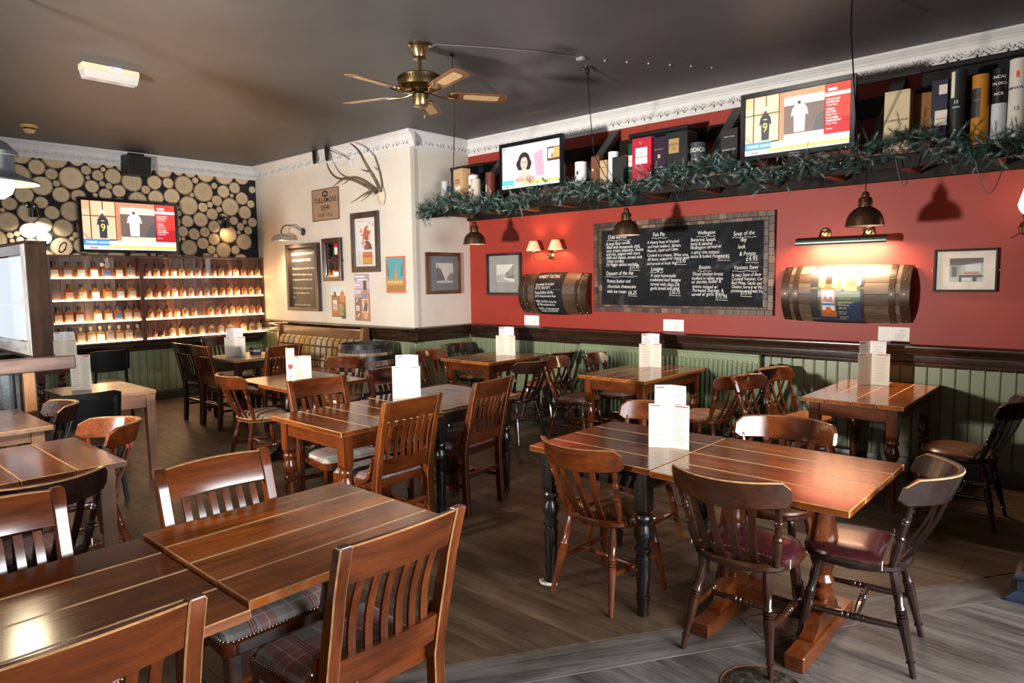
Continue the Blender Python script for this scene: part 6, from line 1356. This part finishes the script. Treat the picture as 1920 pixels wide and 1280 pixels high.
c = mixc(nt, ramp(nt, fx, [(0, O_), (.14, Z_), (.62, (.4, .4, .4)), (.72, Z_), (.9, O_)], 'CONSTANT'), c, (.055, .035, .02)); c = mixc(nt, ramp(nt, fz, [(0, O_), (.12, Z_), (.5, (.3, .3, .3)), (.62, Z_)], 'CONSTANT'), c, (.060, .042, .026))
nt.links.new(c, b.inputs['Base Color']); b.inputs['Roughness'].default_value = .9
bm = new(); nf = 15; rings = []
for i in range(nf * 6 + 1):
    f = i / (nf * 6); x = -sw / 2 + .035 + (sw - .07) * f; pf = abs(math.sin(PI * f * nf)) ** .55
    rings.append([(x, .225, .47), (x, .155 - .03 * pf, .48), (x, .165 - .035 * pf, .60), (x, .180 - .035 * pf, .74), (x, .195 - .030 * pf, .85), (x, .222 - .010 * pf, .885 + .008 * pf), (x, .235, .885)])
loft(bm, rings); obj('padded_back', bm, m_, t, smooth=50)
t = thing('cask', 'standing whisky cask with black painted ends beside the settle', 'barrel', (-6.86, 4.93, 0)); Hb = .90
def br_(z): q = 2 * z / Hb - 1; return .355 - .050 * q * q
bstv = [wood('cask_oak_%s' % k, d, l, .55, 'z', coat=0, vary=.5, bmp=.2) for k, d, l in (('tan', (.14, .09, .048), (.36, .25, .15)), ('black', (.010, .010, .010), (.035, .032, .030)))]
nS = 22
for k in range(nS):
    a0, a1 = 2 * PI * k / nS + .006, 2 * PI * (k + 1) / nS - .006
    for z0, z1, mm in ((0, .20, 1), (.2005, .80, 0), (.8005, Hb, 1)):
        bm = new(); rings = []
        for q in range(4):
            z = z0 + (z1 - z0) * q / 3; r = br_(z); rings.append([(r2 * math.cos(a), r2 * math.sin(a), z) for r2, a in ((r - .025, a0), (r, a0), (r + .001, (a0 + a1) / 2), (r, a1), (r - .025, a1))])
        loft(bm, rings); obj('stave', bm, bstv[mm], t)
for z0, z1 in ((.0, .05), (.12, .165), (.26, .34), (.585, .64), (.71, .765), (.845, .90)):
    bm = new(); lathe(bm, [(br_(z0) + .0005, z0), (br_(z0) + .005, z0), (br_(z1) + .005, z1), (br_(z1) + .0005, z1)], 36, cap=False); obj('hoop', bm, plain('black_iron_hoop', (.018, .018, .019), .35, metal=.6), t)
bm = new(); lathe(bm, [(0, Hb - .03), (br_(Hb) - .026, Hb - .03), (br_(Hb) - .026, Hb - .05), (0, Hb - .05)], 30); obj('cask_head', bm, bstv[1], t)

# ------------------------------------------------------------------ menus and small table things
cream_card = plain('cream_menu_card', (.76, .70, .58), .55, var=.02); white_card = plain('white_menu_card', (.82, .80, .79), .5, var=.02)
def card_v(name, label, x, y, rz, w, h, m, z=.7602, a=38, head=None, lines=14, group='menus on the tables', seed=1, extra=None, thick=.0012):
    """folded card standing on a table: two leaves meeting at the spine nearest the viewer"""
    t = thing(name, label, 'menu', (x, y, z), rz, group)
    for s in (-1, 1):
        lf = place('leaf', finish(_leaf(w, h, thick), 'leaf', m), t, (0, 0, 0), (0, 0, RAD(-a) if s > 0 else RAD(180 + a)))
        yy = -thick / 2 - .0006 if s > 0 else thick / 2 + .0006
        # printed on the outer faces
        ld = [((.50, .02, .06) if head is None else head, R4(*sorted((s * w * .28, s * w * .94)), h * .945, h * .972))] if s > 0 else [((.50, .05, .05), R4(w * .10, w * .55, h * .945, h * .97))]
        if s > 0:
            o = flat('printed_band', ld, lf, -thick / 2 - .0002); text_rules('printed_text', lf, -thick / 2 - .0009, w * .14, w * .86, h * .86, lines, h * .80 / lines, grey_ink, seed, .22, True)
        else:
            o = flat('printed_band', ld, lf, -thick / 2 - .0002); o.rotation_euler = (0, 0, PI); o.location = (w, 0, 0)
            o = text_rules('printed_text', lf, -thick / 2 - .0009, w * .14, w * .86, h * .86, lines, h * .80 / lines, grey_ink, seed + 5, .22, True); o.rotation_euler = (0, 0, PI); o.location = (w, 0, 0)
    return t
def _leaf(w, h, th):
    bm = new(); box(bm, (w / 2, 0, h / 2), (w, th, h)); return bm
def menu_pair(x, y, face, what, zt=.7602, w1=.105, h1=.20, w2=.10, h2=.285, a1=30, a2=38, gap=.055):
    """a cream folded menu with a taller white one standing behind it; face = direction the spine points to"""
    fx, fy = math.cos(RAD(face)), math.sin(RAD(face))
    card_v('menu', 'cream folded food menu standing on ' + what, x, y, face + 90, w1, h1, cream_card, zt, a1, seed=int(abs(x) * 10))
    card_v('menu', 'taller white folded menu behind the cream one on ' + what, x - fx * gap - 0, y - fy * gap, face + 90, w2, h2, white_card, zt, a2, head=(.70, .70, .72), seed=int(abs(y) * 10) + 3)
menu_pair(-1.735, 3.145, -70, 'the black-legged right table', w1=.106, h1=.232, w2=.088, h2=.325, a1=12, a2=24)
menu_pair(-4.03, 3.27, -50, 'the middle tables', w1=.110, h1=.245, w2=.095, h2=.325, a1=14, a2=24)
menu_pair(-5.40, 5.90, -62, 'the farthest wall table', w1=.135, h1=.235, w2=.115, h2=.33)
menu_pair(-3.50, 5.95, -62, 'the radiator table', w1=.125, h1=.235, w2=.11, h2=.33)
menu_pair(-1.50, 6.02, -62, 'the far right wall table', w1=.135, h1=.255, w2=.125, h2=.35)
menu_pair(-8.02, 3.86, -25, 'the table with the reserved sign', w1=.135, h1=.24, w2=.12, h2=.34)
menu_pair(-9.45, 2.45, -25, 'the far left pale table', w1=.15, h1=.235, w2=.135, h2=.33)
card_v('menu', 'single tall cream menu card on the pale limed table', -6.55, 1.80, 55, .078, .30, cream_card, a=4, lines=16, seed=8)
# wine leaflet and its companion
t = thing('leaflet', 'tall white leaflet with a glass of red wine printed on it', 'leaflet', (-5.63, 3.22, .7602), 55)
bm = new(); box(bm, (0, 0, .145), (.075, .0015, .29)); obj('front_leaf', bm, white_card, t)
bm = new(); box(bm, (-.031, .028, .15), (.0015, .055, .30)); obj('side_leaf', bm, white_card, t)
flat('wine_print', [((.62, .45, .22), R4(-.036, .036, .205, .232)), ((.45, .43, .42), [(-.022, .125), (-.020, .165), (.020, .165), (.022, .125), (.012, .098), (-.012, .098)]), ((.70, .69, .69), [(-.019, .145), (-.018, .162), (.018, .162), (.019, .145)]), ((.36, .012, .02), [(-.021, .140), (.021, .140), (.020, .12), (.011, .100), (-.011, .100), (-.020, .12)]), ((.16, .15, .15), R4(-.0022, .0022, .03, .100)), ((.16, .15, .15), [(-.018, .022), (0, .034), (.018, .022)])], t, -.0012)
card_v('menu', 'cream folded menu behind the wine glass leaflet', -5.60, 3.33, 55, .085, .215, cream_card, a=28, seed=4)
# reserved sign
t = thing('reserved_sign', 'small black reserved sign standing on the table before the settle', 'sign', (-8.02, 4.12, .7605), 40)
bm = new(); box(bm, (0, 0, .045), (.14, .02, .09), .003); obj('plaque', bm, plain('black_slate_plaque', (.012, .012, .013), .5), t)
letters('sign_lettering', [('Reserved', 0, .035, .034, 'CENTER')], t, -.0112, chalk_m, bold=.02, shear=.2)

# ------------------------------------------------------------------ booth partition and glazed case at the left
pine = wood('orange_pine', (.20, .085, .030), (.36, .17, .070), .45, 'z', vary=.1); rail_w = wood('grey_brown_beam', (.070, .040, .028), (.20, .125, .095), .42, 'y', vary=.1, scratch=.3)
t = thing('booth_partition', 'booth partition with thick beam, pine post and dark rods at the left edge', 'partition', (-6.10, 1.0, 0))
bm = new(); box(bm, (0, .02, 1.055), (.09, 1.23, .105), .008); obj('top_beam', bm, rail_w, t)
for y in (.33, -.45):
    bm = new(); box(bm, (-.01, y, .50), (.07, .075, 1.0), .004); obj('post', bm, pine, t)
for y in (.235, .275, .10, .06, -.15):
    bm = new(); tube(bm, [(.01, y, .03), (.01, y, 1.0)], .009, 8); obj('rod', bm, gloss_black, t)
m_, nt, b = nodes('rain_spotted_panel'); n1 = noise(nt, coords(nt, rnd=False), 3, 4); n2 = noise(nt, coords(nt, rnd=False), 70, 2, .7)
nt.links.new(ramp(nt, math_n(nt, 'ADD', math_n(nt, 'MULTIPLY', n1, .7), math_n(nt, 'MULTIPLY', n2, .3)), [(.35, (.03, .034, .038)), (.6, (.13, .145, .15)), (.72, (.30, .32, .32))]), b.inputs['Base Color']); b.inputs['Roughness'].default_value = .25; b.inputs['Metallic'].default_value = .3
bm = new(); box(bm, (-.05, -.06, .50), (.012, .80, .98)); obj('metal_panel', bm, m_, t)
bm = new(); box(bm, (0, .02, .015), (.09, 1.23, .03), .003); obj('foot_rail', bm, rail_w, t)
# glazed case on the wall-top behind
grey_w = wood('weathered_grey_frame', (.20, .185, .175), (.42, .40, .385), .5, 'z', vary=.1, scratch=.2); dk_w = wood('dark_brown_frame', (.014, .007, .004), (.036, .018, .011), .65, 'z', vary=.1, coat=0, spec=.12)
t = thing('display_case', 'glazed case with grey and dark brown posts above the booth, left edge', 'case', (-6.26, 1.40, 1.1085))
ch_ = .86
bm = new(); box(bm, (-.035, 0, ch_ / 2), (.115, .012, ch_), .002); obj('front_stile', bm, grey_w, t)
bm = new(); box(bm, (.036, .064, ch_ / 2), (.024, .135, ch_), .003); obj('side_panel', bm, dk_w, t)
bm = new(); box(bm, (-.62, 0, .05), (1.05, .014, .10), .002); obj('bottom_rail', bm, wood('weathered_grey_frame', (.20, .185, .175), (.42, .40, .385), .5, 'x', vary=.1), t)
bm = new(); box(bm, (-.62, 0, ch_ - .04), (1.05, .014, .08), .002); obj('top_rail', bm, wood('brown_top_rail', (.06, .04, .032), (.14, .095, .075), .5, 'x', vary=.1), t)
bm = new(); box(bm, (-.62, .004, ch_ / 2), (1.05, .004, ch_ - .18)); obj('glass_pane', bm, glass('case_glass', refl=.22), t)
bm = new(); box(bm, (-.56, .07, -.012), (1.17, .15, .024), .002); obj('case_floor', bm, dk_w, t)
bm = new(); box(bm, (-.56, .07, ch_ + .012), (1.17, .15, .024), .002); obj('case_top', bm, dk_w, t)
bm = new(); box(bm, (-.60, .07, .38), (1.06, .10, .008)); obj('glass_shelf', bm, glass('shelf_glass', (.85, .9, .88), .1), t)
bm = new(); box(bm, (-1.13, .07, ch_ / 2), (.02, .135, ch_), .003); obj('end_panel', bm, dk_w, t)
bm = new(); box(bm, (-.56, .13, ch_ / 2), (1.1, .008, ch_)); obj('back_pane', bm, plain('bright_frosted_back', (.36, .38, .40), .3), t)
jar_m = plain('cream_ceramic', (.62, .58, .50), .3)
for x, r, h, lb, mm in ((-.30, .055, .16, 'white ceramic bottle with a brown luggage tag in the glazed case', jar_m), (-.17, .035, .13, 'narrow cream bottle behind the tagged one in the glazed case', plain('straw_glass', (.55, .48, .25), .2))):
    q = thing('ceramic_bottle', lb, 'bottle', (-6.26 + x, 1.40 + .072, 1.1085 + .0005)); bm = new(); lathe(bm, [(r * .9, 0), (r, .01), (r, h * .72), (r * .45, h * .86), (r * .35, h), (0, h)], 18); obj('bottle_body', bm, mm, q)
    bm = new(); box(bm, (.0, -r - .006, h * .80), (.035, .002, .055), rot=(0, .5, 0)); obj('luggage_tag', bm, plain('kraft_tag', (.34, .22, .11), .8), q)
    letters('bottle_lettering', [('MALT', 0, h * .35, .022, 'CENTER')], q, -r - .002, ink)
q = thing('red_ornament', 'red felt ornament on the shelf of the glazed case', 'ornament', (-6.26 - .35, 1.40 + .07, 1.1085 + .3845)); bm = new(); lathe(bm, [(.05, 0), (.06, .02), (.04, .06), (.02, .09), (0, .1)], 14); obj('ornament_body', bm, plain('red_felt', (.50, .03, .015), .8), q); bm = new(); lathe(bm, [(.012, .098), (.012, .115), (0, .118)], 10); obj('bobble', bm, pap, q)

# ------------------------------------------------------------------ low green pillar end at the right edge, floor plate, folded napkin
gp = plain('blue_green_panel_paint', (.085, .125, .115), .35, var=.15); navy = plain('navy_plinth_paint', (.020, .028, .048), .35, var=.25)
t = thing('booth_end', 'low green panelled booth end with navy plinth at the right edge', 'partition', (.06, 4.26, 0))
bm = new(); box(bm, (0, 0, .545), (.74, .16, .81), .006); obj('panel_body', bm, gp, t)
bm = new(); box(bm, (-.0, -.0, .055), (.79, .23, .11), .006); obj('plinth', bm, navy, t)
bm = new(); loft(bm, [[(-.395 - d, -.115 - d, z), (.395, -.115 - d, z), (.395, .115, z), (-.395 - d, .115, z)] for d, z in ((.0, .11), (.010, .115), (.010, .125), (-.02, .14))]); obj('plinth_moulding', bm, navy, t)
bm = new(); loft(bm, [[(-.395 - d, -.115 - d, z), (.395, -.115 - d, z), (.395, .115, z), (-.395 - d, .115, z)] for d, z in ((.035, 0), (.035, .02), (.0, .05))]); obj('plinth_foot', bm, navy, t)
bm = new(); box(bm, (0, 0, .965), (.76, .20, .03), .008); obj('cap_rail', bm, dk_w, t)
for x in (-.18, .18):
    bm = new(); box(bm, (x, -.082, .57), (.25, .006, .56), .002); obj('raised_panel', bm, gp, t)
bm = new(); lathe(bm, [(.022, 0), (.026, .02), (.018, .03), (.036, .055), (.038, .08), (.022, .105), (0, .11)], 16, T(-.30, 0, .98)); obj('newel_knob', bm, wood('tan_knob', (.16, .07, .03), (.34, .17, .08), .35, 'z'), t)
t = thing('floor_plate', 'worn oval metal plate let into the entry floor, bottom right', 'plate', (-1.00, 2.585, .0004))
m_, nt, b = nodes('worn_bronze_plate'); n1 = noise(nt, coords(nt, rnd=False), 28, 6, .7); nt.links.new(ramp(nt, n1, [(.35, (.020, .018, .013)), (.5, (.060, .055, .040)), (.62, (.15, .14, .10)), (.72, (.26, .25, .21))]), b.inputs['Base Color']); b.inputs['Roughness'].default_value = .45; b.inputs['Metallic'].default_value = .5; bump(nt, b, n1, .4)
bm = new(); lathe(bm, [(0, .003), (.155, .003), (.160, 0)], 36); obj('plate_disc', bm, m_, t)
bm = new(); lathe(bm, [(.160, 0), (.160, .004), (.165, .003), (.166, 0)], 36, cap=False); obj('rust_rim', bm, plain('orange_rust', (.16, .055, .015), .7, var=.5, scale=30), t)
t = thing('folded_napkin', 'scrap of white paper wedged under the black table leg', 'paper', (-2.253, 2.80, 0.0005))
bm = new(); 
for k in range(3):
    pts = [(-.050 + .1 * i / 8, -.045 - .014 * k + .028 * (abs(i - 4) / 4) ** 2, .003 + .010 * k * .4) for i in range(9)]; sweep_rect(bm, pts, .012, .002, (0, .6, .8))
obj('paper_fold', bm, pap, t)
